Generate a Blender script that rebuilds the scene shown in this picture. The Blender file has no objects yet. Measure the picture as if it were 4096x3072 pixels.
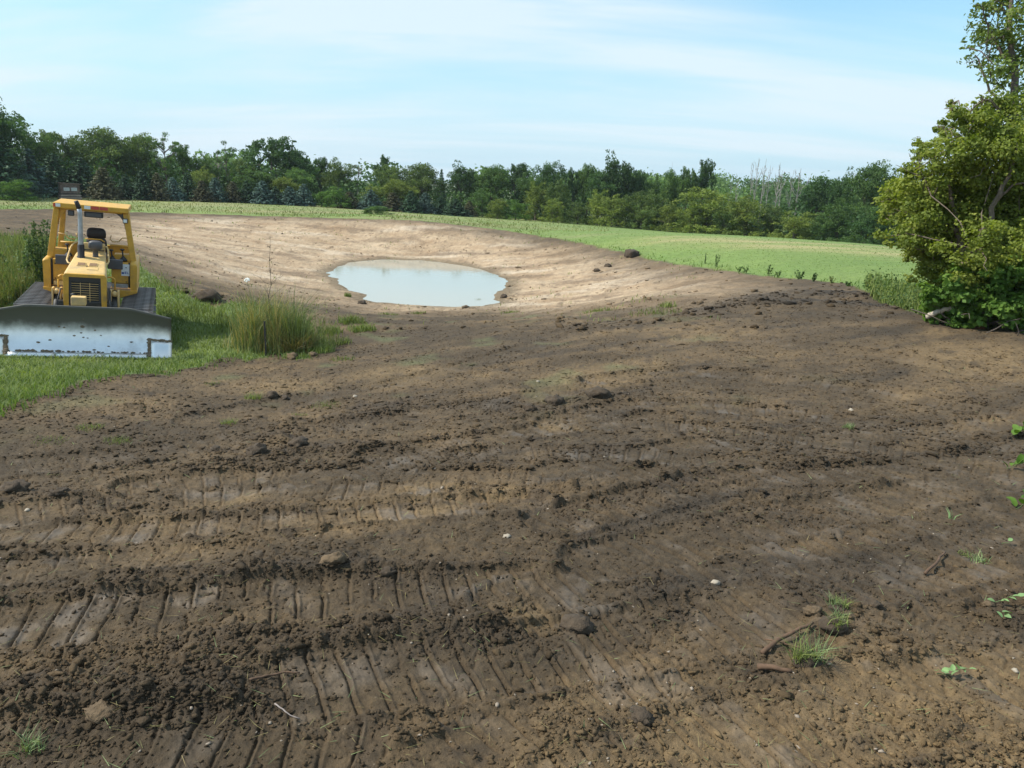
import bpy, bmesh, math, random
import numpy as np
from mathutils import Vector, Matrix

S = bpy.context.scene
COL = S.collection
rng = np.random.default_rng(7)
random.seed(7)

# ------------------------------------------------------------------ camera
F, CX, CY = 770.0, 512.0, 384.0
PITCH, ROLL, H = math.radians(14.63), math.radians(2.0), 2.8
cam_d = bpy.data.cameras.new('camera')
cam_d.sensor_fit = 'HORIZONTAL'
cam_d.sensor_width = 36.0
cam_d.lens = 36.0 * F / 1024.0
cam_d.clip_start, cam_d.clip_end = 0.1, 6000.0
cam = bpy.data.objects.new('camera', cam_d)
COL.objects.link(cam)
S.camera = cam
_c, _s = math.cos(ROLL), math.sin(ROLL)
FW = np.array([0, math.cos(PITCH), -math.sin(PITCH)])
_u0 = np.cross([1.0, 0, 0], FW)
RT = _c * np.array([1.0, 0, 0]) + _s * _u0
UP = -_s * np.array([1.0, 0, 0]) + _c * _u0
cam.matrix_world = Matrix(((RT[0], UP[0], -FW[0], 0), (RT[1], UP[1], -FW[1], 0), (RT[2], UP[2], -FW[2], H), (0, 0, 0, 1)))

# ------------------------------------------------------------------ light
SUN_AZ, SUN_EL = math.radians(-93.0), math.radians(48.0)   # azimuth from +Y towards +X
sd = bpy.data.lights.new('sun', 'SUN')
sd.energy, sd.angle, sd.color = 4.6, math.radians(0.55), (1.0, 0.95, 0.86)
sun = bpy.data.objects.new('sun', sd)
COL.objects.link(sun)
to_sun = Vector((math.sin(SUN_AZ) * math.cos(SUN_EL), math.cos(SUN_AZ) * math.cos(SUN_EL), math.sin(SUN_EL)))
sun.rotation_euler = to_sun.to_track_quat('Z', 'Y').to_euler()
sun.location = to_sun * 200

W = bpy.data.worlds.new('World')
S.world = W
W.use_nodes = True
nt = W.node_tree
nt.nodes.clear()
def N(t, typ, **kw):
    n = t.nodes.new(typ)
    for k, v in kw.items():
        if k.startswith('i_'):
            n.inputs[k[2:].replace('_', ' ')].default_value = v
        elif k[0] == 'n' and k[1:].isdigit():
            n.inputs[int(k[1:])].default_value = v
        else:
            setattr(n, k, v)
    return n
wo = N(nt, 'ShaderNodeOutputWorld')
bg = N(nt, 'ShaderNodeBackground', i_Strength=0.15)
sky = N(nt, 'ShaderNodeTexSky', sky_type='NISHITA', sun_disc=False, sun_elevation=SUN_EL, sun_rotation=SUN_AZ,
        air_density=1.0, dust_density=0.6, ozone_density=2.0)
tc = N(nt, 'ShaderNodeTexCoord')
sep = N(nt, 'ShaderNodeSeparateXYZ')
nt.links.new(tc.outputs['Generated'], sep.inputs[0])
zden = N(nt, 'ShaderNodeMath', operation='ADD', n1=0.16)
zmx = N(nt, 'ShaderNodeMath', operation='MAXIMUM', n1=0.0)
nt.links.new(sep.outputs[2], zmx.inputs[0]); nt.links.new(zmx.outputs[0], zden.inputs[0])
dx = N(nt, 'ShaderNodeMath', operation='DIVIDE'); dy = N(nt, 'ShaderNodeMath', operation='DIVIDE')
nt.links.new(sep.outputs[0], dx.inputs[0]); nt.links.new(zden.outputs[0], dx.inputs[1])
nt.links.new(sep.outputs[1], dy.inputs[0]); nt.links.new(zden.outputs[0], dy.inputs[1])
cmb = N(nt, 'ShaderNodeCombineXYZ')
nt.links.new(dx.outputs[0], cmb.inputs[0]); nt.links.new(dy.outputs[0], cmb.inputs[1])
def cirrus(rot, sx, sy, scale, lo, hi, det, off):
    mp = N(nt, 'ShaderNodeMapping')
    mp.inputs['Rotation'].default_value = (0, 0, rot)
    mp.inputs['Scale'].default_value = (sx, sy, 1)
    mp.inputs['Location'].default_value = (off, off * .7, 0)
    nt.links.new(cmb.outputs[0], mp.inputs[0])
    no = N(nt, 'ShaderNodeTexNoise', i_Scale=scale, i_Detail=det, i_Roughness=0.55, i_Distortion=0.5)
    nt.links.new(mp.outputs[0], no.inputs['Vector'])
    mr = N(nt, 'ShaderNodeMapRange', interpolation_type='SMOOTHSTEP')
    mr.inputs[1].default_value, mr.inputs[2].default_value = lo, hi
    nt.links.new(no.outputs['Fac'], mr.inputs[0])
    return mr.outputs[0]
a = cirrus(0.12, 0.42, 1.5, 0.62, 0.36, 0.68, 5.0, 3.1)
b = cirrus(0.55, 0.30, 1.15, 1.5, 0.42, 0.80, 6.0, 9.3)
mx = N(nt, 'ShaderNodeMath', operation='MULTIPLY', n1=0.8); nt.links.new(b, mx.inputs[0])
ad = N(nt, 'ShaderNodeMath', operation='ADD', use_clamp=True); nt.links.new(a, ad.inputs[0]); nt.links.new(mx.outputs[0], ad.inputs[1])
am = N(nt, 'ShaderNodeMath', operation='MULTIPLY', n1=0.85); nt.links.new(ad.outputs[0], am.inputs[0])
hs = N(nt, 'ShaderNodeMix', data_type='RGBA', blend_type='MULTIPLY'); hs.inputs[0].default_value = 1.0
hs.inputs['B'].default_value = (0.78, 1.12, 1.08, 1)
nt.links.new(sky.outputs[0], hs.inputs['A'])
hz = N(nt, 'ShaderNodeMapRange', interpolation_type='SMOOTHSTEP'); hz.inputs[1].default_value, hz.inputs[2].default_value, hz.inputs[3].default_value, hz.inputs[4].default_value = -0.02, 0.34, 0.92, 0.0
nt.links.new(sep.outputs[2], hz.inputs[0])
hm = N(nt, 'ShaderNodeMix', data_type='RGBA'); hm.inputs['B'].default_value = (3.25, 4.45, 5.35, 1)
nt.links.new(hz.outputs[0], hm.inputs[0]); nt.links.new(hs.outputs['Result'], hm.inputs['A'])
cm = N(nt, 'ShaderNodeMix', data_type='RGBA'); cm.inputs['B'].default_value = (4.4, 5.15, 5.6, 1)
nt.links.new(am.outputs[0], cm.inputs[0]); nt.links.new(hm.outputs['Result'], cm.inputs['A'])
nt.links.new(cm.outputs['Result'], bg.inputs[0]); nt.links.new(bg.outputs[0], wo.inputs[0])

S.view_settings.view_transform = 'Standard'
S.view_settings.look = 'None'
S.view_settings.exposure = 0.30
S.view_settings.gamma = 1.0
S.view_settings.use_curve_mapping = False
S.cycles.use_denoising = True
S.cycles.max_bounces = 6
S.cycles.transparent_max_bounces = 4
S.cycles.volume_bounces = 0

# ------------------------------------------------------------------ numpy noise
_P = np.random.default_rng(3).permutation(256).astype(np.int32)
_P = np.concatenate([_P, _P, _P])
_G = np.stack([np.cos(np.arange(32) * math.tau / 32), np.sin(np.arange(32) * math.tau / 32)], 1).astype(np.float32)
def perlin(x, y, seed=0):
    x = x + seed * 17.31; y = y - seed * 9.77
    xi = np.floor(x); yi = np.floor(y)
    xf = (x - xi).astype(np.float32); yf = (y - yi).astype(np.float32)
    xi = xi.astype(np.int64) & 255; yi = yi.astype(np.int64) & 255
    def g(a, b, fx, fy):
        h = _P[_P[(xi + a) & 255] + ((yi + b) & 255)] & 31
        gg = _G[h]
        return gg[..., 0] * fx + gg[..., 1] * fy
    u = xf * xf * xf * (xf * (xf * 6 - 15) + 10); v = yf * yf * yf * (yf * (yf * 6 - 15) + 10)
    n00 = g(0, 0, xf, yf); n10 = g(1, 0, xf - 1, yf); n01 = g(0, 1, xf, yf - 1); n11 = g(1, 1, xf - 1, yf - 1)
    return ((n00 * (1 - u) + n10 * u) * (1 - v) + (n01 * (1 - u) + n11 * u) * v) * 1.5
def fbm(x, y, oct=4, seed=0, gain=0.5):
    s = 0; a = 1.0; t = 0
    for o in range(oct):
        s = s + a * perlin(x * 2 ** o, y * 2 ** o, seed + o * 5); t += a; a *= gain
    return s / t
def hash2(i, j, k):
    h = (i.astype(np.uint32) * np.uint32(374761393) + j.astype(np.uint32) * np.uint32(668265263) + np.uint32(k * 974711))
    h = (h ^ (h >> np.uint32(13))) * np.uint32(1274126177)
    h = h ^ (h >> np.uint32(16))
    return (h & np.uint32(0xFFFF)).astype(np.float32) / 65535.0
def lumps(x, y, cell, seed, keep=0.6):
    """rounded lumps of random size, height in units of cell"""
    X = x / cell; Y = y / cell
    xi = np.floor(X).astype(np.int64); yi = np.floor(Y).astype(np.int64)
    best = np.zeros_like(x, dtype=np.float32)
    for a in (-1, 0, 1):
        for b in (-1, 0, 1):
            i = xi + a; j = yi + b
            px = i + hash2(i, j, seed); py = j + hash2(i, j, seed + 1)
            r = 0.18 + 0.42 * hash2(i, j, seed + 2) ** 2
            on = hash2(i, j, seed + 3) < keep
            d = ((X - px) ** 2 + (Y - py) ** 2) / (r * r)
            best = np.maximum(best, np.where(on & (d < 1), np.sqrt(np.maximum(1 - d, 0)) * r, 0))
    return best
def sstep(a, b, x):
    t = np.clip((x - a) / (b - a), 0, 1)
    return t * t * (3 - 2 * t)

# ------------------------------------------------------------------ terrain: base surface through survey points
def ray(u, v):
    return FW + RT * ((u - CX) / F) - UP * ((v - CY) / F)
ZW = -2.75                                        # pond level
def pt(u, v, d):
    r = ray(u, v); return r * (d / math.hypot(r[0], r[1])) + np.array([0, 0, H])
def at_z(u, v, z):
    r = ray(u, v); return r * ((z - H) / r[2]) + np.array([0, 0, H])
ctl = """0 405 11.9;60 388 12.8;225 362 15.2;330 345 16.6;450 330 18;560 320 19;500 384 12.0;512 560 5.35;200 600 5.05;800 600 5.2
512 740 3.4;980 420 11.6;1000 345 16.8;900 312 20.8;867 292 25;760 277 31.5;700 268 37;650 258 44;600 248 51;560 240 57;515 232 63
470 226 67;375 218 70;300 216 73;200 213 75;120 211 76;0 208 76;0 195 100;250 203 103;440 215 105;500 219 106;575 224 105;661 231 102
773 240 98;818 245 95;918 250 88;990 255 85;140 290 22;30 250 33;30 230 49;150 240 43;200 270 30.5;450 240 54;450 225 63
600 290 27;700 300 22;620 320 19.5;700 350 14.6;850 320 18.6;800 400 11.8;300 440 9.6;850 480 8.0;200 500 7.6"""
cp = []
for row in ctl.replace('\n', ';').split(';'):
    u, v, d = map(float, row.split()); cp.append(pt(u, v, d))
cp += [(-8.0, 13.86, -.56), (-9.6, 17.5, -.42), (-6.62, 14.45, -.66), (-9.5, 13.2, -.45), (0, 0, -.05), (0, -15, .1), (-25, -5, .1), (25, -5, .1), (-20, 8, 0), (22, 8, .1), (30, 25, -.6),
       (-60, 30, .5), (60, 30, -1.8), (-75, 120, .8), (-30, 160, -.5), (10, 170, -3), (60, 150, -3.6), (80, 70, -3), (-100, 60, 1)]
for u, v, z in [(430, 309, -2.61), (370, 307, -2.53), (500, 309, -2.58), (430, 319, -1.60), (360, 314, -1.70), (310, 286, -2.48), (522, 287, -2.48), (530, 300, -2.28), (420, 251, -2.33), (335, 254, -2.33), (505, 260, -2.33), (540, 270, -1.85), (290, 270, -1.90), (520, 318, -1.45)]:
    cp.append(at_z(u, v, z))
cp = np.array(cp)
def tps_k(x, y, P):
    r2 = ((x[:, None] - P[None, :, 0]) ** 2 + (y[:, None] - P[None, :, 1]) ** 2) / 900.0
    return r2 * np.log(r2 + 1e-9)
_n = len(cp)
_A = np.zeros((_n + 3, _n + 3))
_A[:_n, :_n] = tps_k(cp[:, 0], cp[:, 1], cp) + np.eye(_n) * 0.002
_A[:_n, _n] = _A[_n, :_n] = 1
_A[:_n, _n + 1] = _A[_n + 1, :_n] = cp[:, 0] / 30
_A[:_n, _n + 2] = _A[_n + 2, :_n] = cp[:, 1] / 30
_wt = np.linalg.solve(_A, np.concatenate([cp[:, 2], [0, 0, 0]]))
pond_px = [(325.8, 272.5), (334, 269), (352, 262), (382, 259.6), (421, 260.4), (459, 264.4), (485, 271), (508, 281.5), (504, 290), (496, 299), (501, 303),
           (482, 306), (437, 306), (398, 304.6), (371, 302), (364, 298.4), (371, 294.5), (347, 289.5), (336, 280)]
POND = np.array([at_z(u, v, ZW)[:2] for u, v in pond_px])
def poly_sd(x, y, poly):
    """signed distance, negative inside"""
    d2 = np.full(x.shape, 1e12); ins = np.zeros(x.shape, bool)
    n = len(poly)
    for i in range(n):
        ax, ay = poly[i]; bx, by = poly[(i + 1) % n]
        ex, ey = bx - ax, by - ay
        t = np.clip(((x - ax) * ex + (y - ay) * ey) / (ex * ex + ey * ey + 1e-12), 0, 1)
        d2 = np.minimum(d2, (x - ax - t * ex) ** 2 + (y - ay - t * ey) ** 2)
        c = ((ay > y) != (by > y)) & (x < (bx - ax) * (y - ay) / (by - ay + 1e-12) + ax)
        ins ^= c
    d = np.sqrt(d2)
    return np.where(ins, -d, d)
def base_z(x, y):
    x = np.atleast_1d(np.asarray(x, float)); y = np.atleast_1d(np.asarray(y, float))
    out = np.empty(x.shape)
    for i in range(0, len(x), 60000):
        xs, ys = x[i:i + 60000], y[i:i + 60000]
        z = tps_k(xs, ys, cp) @ _wt[:_n] + _wt[_n] + _wt[_n + 1] * xs / 30 + _wt[_n + 2] * ys / 30
        r = np.hypot(xs, ys)
        far = -3.2 - 2.4 * np.clip(xs / (r + 1), -1, 1) + 3.0 * np.clip(-xs / (r + 1) - .35, 0, 1)
        far = np.where(ys < 0, 0.1, far)
        k = sstep(110, 230, r); k = np.where(ys < 10, np.maximum(k, sstep(35, 80, r)), k)
        z = z * (1 - k) + far * k
        near = (np.abs(xs - POND[:, 0].mean()) < 24) & (np.abs(ys - POND[:, 1].mean()) < 28)
        if near.any():
            s = poly_sd(xs[near] + .35 * perlin(xs[near] * .8, ys[near] * .8, 4), ys[near] + .5 * perlin(xs[near] * .7, ys[near] * .7, 5), POND)
            zt = np.where(s > 0, ZW + .095 * s, ZW + np.maximum(.22 * s, -.9))
            kk = 1 - sstep(1.0, 15.0, s)
            zz = z[near]
            zz = np.where(s > 0, np.maximum(zz, ZW + .02 * s), zz)
            z[near] = zz * (1 - kk) + zt * kk
        out[i:i + 60000] = z
    return out
def hit(u, v):
    r = ray(u, v); rh = math.hypot(r[0], r[1])
    d = np.concatenate([np.arange(2, 40, .1), np.arange(40, 220, .5)])
    zz = H + d * r[2] / rh - base_z(d * r[0] / rh, d * r[1] / rh)
    k = np.argmax(zz < 0)
    if zz[k] >= 0: k = len(d) - 1
    f = 0 if k == 0 else zz[k - 1] / (zz[k - 1] - zz[k])
    dd = d[k] if k == 0 else d[k - 1] + f * (d[k] - d[k - 1])
    return np.array([r[0] / rh * dd, r[1] / rh * dd])
def hits(L): return np.array([hit(u, v) for u, v in L])

# soil / grass regions (ground plan)
LAWN = hits([(-160, 470), (-60, 428), (0, 406), (30, 397), (60, 387), (85, 383), (110, 377), (150, 374), (180, 371), (205, 367), (228, 361), (262, 358), (300, 356), (318, 350), (326, 340), (312, 325), (280, 312), (240, 303), (215, 306),
             (185, 294), (160, 284), (146, 270), (136, 258), (110, 245), (70, 236), (40, 237), (0, 236), (-120, 240), (-260, 300)])
_fb = [(-200, 210), (-60, 210), (0, 209.5), (60, 209), (110, 212), (160, 213), (220, 214.5), (300, 217), (375, 219.5), (420, 221), (470, 226), (515, 232), (560, 239), (600, 247), (640, 256), (690, 265.5), (735, 272), (780, 278), (820, 281),
       (845, 284), (868, 292), (885, 303), (915, 311), (945, 320), (985, 328), (1040, 334), (1100, 338), (1220, 345), (1400, 355)]
FARB = hits(_fb)
FIELD = np.array(list(FARB) + [(60, 20), (400, 60), (900, 900), (0, 1400), (-900, 900), (-400, 60), (-80, 40)])
CLAY = hits([(70, 232), (110, 219), (200, 216), (300, 219), (430, 223), (515, 236), (570, 247), (620, 258), (690, 271), (740, 280), (735, 290), (680, 302), (610, 311), (540, 312), (480, 312), (400, 314), (350, 306), (310, 300), (280, 292), (225, 282), (165, 266), (130, 250)])

# bulldozer track lanes: px centre lines on the ground, half width, depth, amount of print
LANES = [
    ([(-60, 540), (28, 533), (139, 530), (243, 523), (347, 514), (440, 507), (520, 503)], .30, .030, 1.0),
    ([(140, 486), (220, 479.5), (312, 475), (394, 473.5), (497, 476), (600, 478), (690, 470)], .28, .026, .9),
    ([(380, 454), (430, 446), (490, 438), (560, 428), (660, 416)], .28, .028, .7),
    ([(-60, 634), (23, 622), (139, 612), (243, 603), (324, 598), (440, 594), (520, 588)], .36, .032, 1.0),
    ([(-40, 576), (76, 564), (139, 559), (230, 556)], .28, .02, .6),
    ([(-60, 762), (60, 752), (162, 748), (250, 756), (330, 765)], .32, .03, .8),
    ([(560, 520), (697, 487), (790, 474), (859, 472), (963, 462), (1060, 440)], .33, .030, 1.0),
    ([(520, 600), (662, 575), (825, 542), (925, 525), (1060, 492)], .33, .028, .95),
    ([(480, 690), (560, 655), (700, 625), (800, 604), (930, 575), (1080, 545)], .36, .028, .95),
    ([(430, 790), (560, 740), (700, 700), (860, 690)], .34, .022, .8),
    ([(760, 640), (850, 600), (980, 640), (1080, 690)], .33, .02, .45),
    ([(560, 420), (640, 405), (760, 410), (880, 425), (1040, 455)], .32, .024, .9),
    ([(600, 380), (700, 372), (820, 384), (1010, 412)], .32, .024, .8),
    ([(640, 345), (720, 338), (860, 352), (1020, 380)], .34, .022, .4),
    ([(-40, 470), (120, 455), (300, 432), (440, 412), (560, 392)], .32, .016, .5),
    ([(600, 560), (720, 532), (880, 500), (1050, 468)], .30, .022, 1.0), ([(620, 640), (760, 602), (920, 566), (1060, 535)], .32, .022, .95),
    ([(300, 690), (460, 664), (620, 640), (760, 612)], .32, .020, .9), ([(600, 790), (760, 735), (920, 700), (1080, 672)], .34, .020, .85),
    ([(-40, 520), (120, 504), (260, 494), (420, 488)], .30, .020, .9), ([(560, 470), (700, 446), (850, 436), (1040, 420)], .30, .020, .85),
    ([(480, 440), (600, 425), (720, 430), (900, 452), (1060, 480)], .30, .020, .85), ([(300, 480), (420, 460), (560, 452), (700, 460)], .28, .016, .8),
    ([(200, 420), (300, 400), (420, 378), (520, 350), (600, 330)], .34, .02, .35),
]
BERMS = [([(160, 574), (210, 571), (262, 570)], .16, .06), ([(292, 567), (335, 564), (380, 570), (430, 576)], .16, .075),
         ([(205, 648), (260, 645), (320, 643), (400, 624), (458, 610), (505, 604)], .2, .08), ([(345, 640), (430, 640), (520, 636)], .13, .05),
         ([(20, 702), (60, 699), (110, 697), (196, 694), (260, 700)], .25, .10), ([(0, 492), (60, 497), (110, 505), (160, 500)], .25, .07),
         ([(190, 470), (250, 462), (300, 450), (350, 448), (385, 447)], .22, .09), ([(135, 516), (200, 514), (300, 511), (440, 501)], .08, .03),
         ([(638, 592), (675, 582), (700, 584)], .16, .08), ([(795, 588), (835, 595), (852, 612)], .22, .09), ([(560, 722), (605, 728), (640, 718)], .2, .09),
         ([(700, 523), (760, 515), (830, 512)], .2, .06), ([(690, 490), (790, 466), (880, 456), (963, 450), (1030, 432)], .1, .035), ([(580, 510), (640, 492), (700, 470)], .25, .04),
         ([(530, 412), (590, 399), (650, 392)], .25, .07), ([(860, 297), (800, 293), (760, 299), (700, 312)], .5, .16), ([(880, 306), (820, 302), (760, 304)], .4, .09),
         ([(220, 362), (180, 372), (110, 378), (60, 389), (0, 407)], .2, .05), ([(260, 440), (330, 420), (420, 402)], .3, .06), ([(560, 330), (640, 322), (700, 316)], .5, .08),
         ([(371, 302), (400, 306), (437, 309), (475, 309)], .35, .10), ([(500, 300), (506, 292), (512, 283)], .35, .10), ([(230, 288), (260, 284), (300, 292)], .4, .10)]
def dense(P, step=.06):
    P = np.asarray(P); out = []
    Q = np.vstack([2 * P[0] - P[1], P, 2 * P[-1] - P[-2]])
    for i in range(1, len(Q) - 2):
        n = max(2, int(np.hypot(*(Q[i + 1] - Q[i])) / step))
        t = np.linspace(0, 1, n, endpoint=False)[:, None]
        p0, p1, p2, p3 = Q[i - 1], Q[i], Q[i + 1], Q[i + 2]
        out.append(.5 * (2 * p1 + (p2 - p0) * t + (2 * p0 - 5 * p1 + 4 * p2 - p3) * t ** 2 + (3 * p1 - p0 - 3 * p2 + p3) * t ** 3))
    return np.vstack(out + [P[-1:]])
def along(x, y, line):
    """s along and signed t across a dense polyline"""
    seg = np.diff(line, axis=0); L = np.concatenate([[0], np.cumsum(np.hypot(seg[:, 0], seg[:, 1]))])
    tang = np.vstack([seg, seg[-1:]]); tang /= np.hypot(tang[:, 0], tang[:, 1])[:, None] + 1e-9
    s = np.empty(len(x)); t = np.empty(len(x))
    for i in range(0, len(x), 20000):
        dxx = x[i:i + 20000, None] - line[None, :, 0]; dyy = y[i:i + 20000, None] - line[None, :, 1]
        k = np.argmin(dxx * dxx + dyy * dyy, 1); r = np.arange(len(k))
        a, b = dxx[r, k], dyy[r, k]
        s[i:i + 20000] = L[k] + a * tang[k, 0] + b * tang[k, 1]
        t[i:i + 20000] = -a * tang[k, 1] + b * tang[k, 0]
        end = (k == 0) | (k == len(line) - 1)
        t[i:i + 20000] = np.where(end, np.sqrt(a * a + b * b) * np.sign(t[i:i + 20000] + 1e-9), t[i:i + 20000])
    return s, t, L[-1]

# polar ground grid, fine where the ground is close
az = np.concatenate([np.linspace(-180, -43, 40, endpoint=False), np.arange(-43, 43, .092), np.linspace(43, 180, 40, endpoint=False)])
AZ = np.radians(az)
dep = np.radians(np.arange(50, 2.15, -.083))
_rd = H / np.tan(dep)
RR = np.concatenate([[.3, .8, 1.3, 1.8], _rd[_rd < 15.5], np.arange(15.6, 30, .19), np.arange(30, 78, .30), np.geomspace(78, 1500, 46)])
RR = np.unique(np.round(RR, 5))
nr, na = len(RR), len(AZ)
GX = (RR[:, None] * np.sin(AZ)[None]).ravel(); GY = (RR[:, None] * np.cos(AZ)[None]).ravel()
Z = base_z(GX, GY)
rad = np.repeat(RR, na); drr = np.repeat(np.gradient(RR), na)
def fade(scale): return np.clip((scale / drr - .9) / 1.2, 0, 1).astype(np.float32)
nr_ = GY > -2
jx = GX + .25 * fbm(GX * .9, GY * .9, 3, 11) + .06 * perlin(GX * 6, GY * 6, 12); jy = GY + .25 * fbm(GX * .9, GY * .9, 3, 13) + .06 * perlin(GX * 6, GY * 6, 14)
rag_ = .55 * sstep(-7.5, -5.5, GX) * (GY > 11)
sdl = poly_sd(jx + rag_ * fbm(GX * 1.3, GY * 1.3, 3, 15), jy + 1.6 * rag_ * fbm(GX * 1.1, GY * 1.1, 3, 16), LAWN) + 1.4 * rag_ * np.clip(fbm(GX * .9, GY * .9, 3, 17) + .12, 0, 1); sdf = poly_sd(jx, jy, FIELD); sdc = poly_sd(GX + 1.6 * fbm(GX * .16, GY * .16, 4, 21), GY + 2.2 * fbm(GX * .16, GY * .16, 4, 22), CLAY)
lawn = 1 - sstep(-.12, .12, sdl); field = 1 - sstep(-.25, .2, sdf)
behind = sstep(-4, -9, GY)
grass = np.maximum(np.maximum(lawn, field), behind)
soil = 1 - grass
clay = (1 - sstep(-5.0, 3.0, sdc)) * soil
mud = soil * (1 - .75 * clay)

print_m = np.zeros(len(GX), np.float32); wet = np.zeros(len(GX), np.float32); smooth = np.zeros(len(GX), np.float32)
disp = np.zeros(len(GX)); lane_h = np.zeros(len(GX)); berm = np.zeros(len(GX), np.float32)
near_i = np.where((rad < 26) & (GY > 0) & (np.abs(np.arctan2(GX, GY)) < .76))[0]
for li, (px, hw, dp, amt) in enumerate(LANES):
    line = dense(hits(px))
    bb = (GX[near_i] > line[:, 0].min() - 1) & (GX[near_i] < line[:, 0].max() + 1) & (GY[near_i] > line[:, 1].min() - 1) & (GY[near_i] < line[:, 1].max() + 1)
    idx = near_i[bb]
    if not len(idx): continue
    gx, gy = GX[idx], GY[idx]
    s, t, LL = along(gx + .012 * perlin(gx * 3, gy * 3, 31), gy + .012 * perlin(gx * 3, gy * 3, 32), line)
    a = np.abs(t) / hw
    ins = 1 - sstep(.90, 1.04, a)
    brk = sstep(-.38, .12, fbm(gx * 1.7, gy * 1.7, 3, 40 + li))            # where the print survived
    pitch = .172
    ph = (s + .10 * t + .007 * perlin(gx * 4, gy * 4, 45)) / pitch
    fr = ph - np.floor(ph)
    groove = np.exp(-((fr - .5) / .062) ** 2)
    tilt = (fr - .5) * .5
    pad_r = hash2(np.floor(ph + .5).astype(np.int64), np.zeros(len(ph), np.int64) + li, 5)
    prof = -dp * ins + ins * brk * amt * (-.026 * groove - .009 * tilt + .010 * (pad_r - .5) + .014 * np.exp(-((fr - .63) / .06) ** 2))
    edge = np.exp(-((a - 1.14) / .12) ** 2) * dp * .95 * (.5 + 1.1 * np.clip(fbm(gx * 2.2, gy * 2.2, 3, 60 + li) + .25, 0, 1))
    old = print_m[idx]
    k = np.maximum(ins, 0) * (1 - .0 * old)
    lane_h[idx] = lane_h[idx] * (1 - ins) + prof + edge * (1 - ins)
    print_m[idx] = np.maximum(old * (1 - ins), ins * brk * amt)
    smooth[idx] = np.maximum(smooth[idx] * (1 - ins), ins * (.25 + .6 * brk) * min(1, amt + .2))
    wp = ins * brk * sstep(.0, .5, fbm(gx * 2.6, gy * 2.6, 3, 80 + li) + .35 * (pad_r - .35)) * (1 - .8 * groove)
    wet[idx] = np.maximum(wet[idx] * (1 - ins), wp * amt)
    berm[idx] = np.maximum(berm[idx] * (1 - ins), np.clip(edge / .03, 0, 1) * (1 - ins))
darkb = np.zeros(len(GX), np.float32)
for bi, (px, hw, hh) in enumerate(BERMS):
    line = dense(hits(px), .1)
    idx = np.where((GX > line[:, 0].min() - 2) & (GX < line[:, 0].max() + 2) & (GY > line[:, 1].min() - 2) & (GY < line[:, 1].max() + 2))[0]
    gx, gy = GX[idx], GY[idx]
    s, t, LL = along(gx + .08 * perlin(gx * 2, gy * 2, 33), gy + .08 * perlin(gx * 2, gy * 2, 34), line)
    e = np.exp(-(t / hw) ** 2) * (.35 + 1.0 * np.clip(fbm(gx * 1.5, gy * 1.5, 3, 90 + bi) + .45, 0, 1.2))
    lane_h[idx] += .56 * hh * e
    if px[0][0] in (860, 880): darkb[idx] = np.maximum(darkb[idx], np.clip(e * 1.3, 0, 1))
    berm[idx] = np.maximum(berm[idx], np.clip(e * 1.1, 0, 1)); smooth[idx] *= 1 - np.clip(e, 0, 1); wet[idx] *= 1 - np.clip(e * 1.5, 0, 1); print_m[idx] *= 1 - np.clip(e, 0, 1)
# clods, cracks and unevenness
patch = np.clip(.5 + 1.1 * fbm(GX * .55, GY * .55, 4, 51), 0, 1)
clod_a = mud * np.clip(.30 + .65 * patch + .7 * berm, 0, 1.4) * (1 - .86 * smooth) + clay * .22 * (1 + berm)
inner = rad < 40
def addl(cell, seed, keep, h):
    idx = np.where(inner & (fade(cell * .9) > 0) & (clod_a > .02))[0]
    wx = GX[idx] + cell * .35 * perlin(GX[idx] * 1.6 / cell, GY[idx] * 1.6 / cell, seed); wy = GY[idx] + cell * .35 * perlin(GX[idx] * 1.6 / cell, GY[idx] * 1.6 / cell, seed + 1)
    disp[idx] += lumps(wx, wy, cell, seed, keep) * cell * h * clod_a[idx] * fade(cell * .9)[idx]
addl(.30, 101, .16, .30); addl(.13, 105, .32, .42); addl(.06, 109, .55, .6); addl(.030, 113, .75, .85)
disp += mud * (1 - .6 * smooth) * (.016 * fbm(GX * 2.1, GY * 2.1, 3, 61) * fade(.5) + .012 * perlin(GX * 9, GY * 9, 62) * fade(.1) + .006 * perlin(GX * 23, GY * 23, 63) * fade(.045))
disp += .035 * soil * fbm(GX * .45, GY * .45, 3, 64) * fade(2)
bk_ = soil * sstep(14, 19, rad) * (1 - sstep(85, 100, rad)) * sstep(.1, 1.6, np.where(rad < 70, 1.6, 1.6))
disp += bk_ * (.10 * fbm(GX * .55, GY * .55, 4, 91) + .055 * np.abs(fbm(GX * 1.5, GY * 1.5, 3, 92)) + .05 * np.clip(fbm(GX * 2.6, GY * 2.6, 2, 93) - .1, 0, 1))
rid = 1 - np.abs(fbm(GX * 3.1, GY * 3.1, 3, 66))                                  # torn cracks
disp -= mud * .035 * np.clip((rid - .955) / .045, 0, 1) * fade(.2) * (.3 + .7 * patch) * (1 - .5 * smooth)
# dragged streaks on the right half, running down to the right
ca, sa = math.cos(-.72), math.sin(-.72)
sx_, sy_ = GX * ca + GY * sa, -GX * sa + GY * ca
strk = fbm(sx_ * 1.1, sy_ * 9, 3, 67)
rm = mud * sstep(-.5, 1.2, GX - .15 * GY + .5 * fbm(GX * .3, GY * .3, 2, 68)) * (1 - .5 * print_m)
disp += rm * .034 * strk * fade(.09)
disp += grass * .03 * fbm(GX * .9, GY * .9, 3, 69) * fade(1)
sdp = np.full(len(GX), 99.0); pn = rad < 70; sdp[pn] = poly_sd(GX[pn], GY[pn], POND)
Zf = Z + lane_h * soil + disp * np.clip(sdp * .6 + .15, .1, 1)

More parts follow.
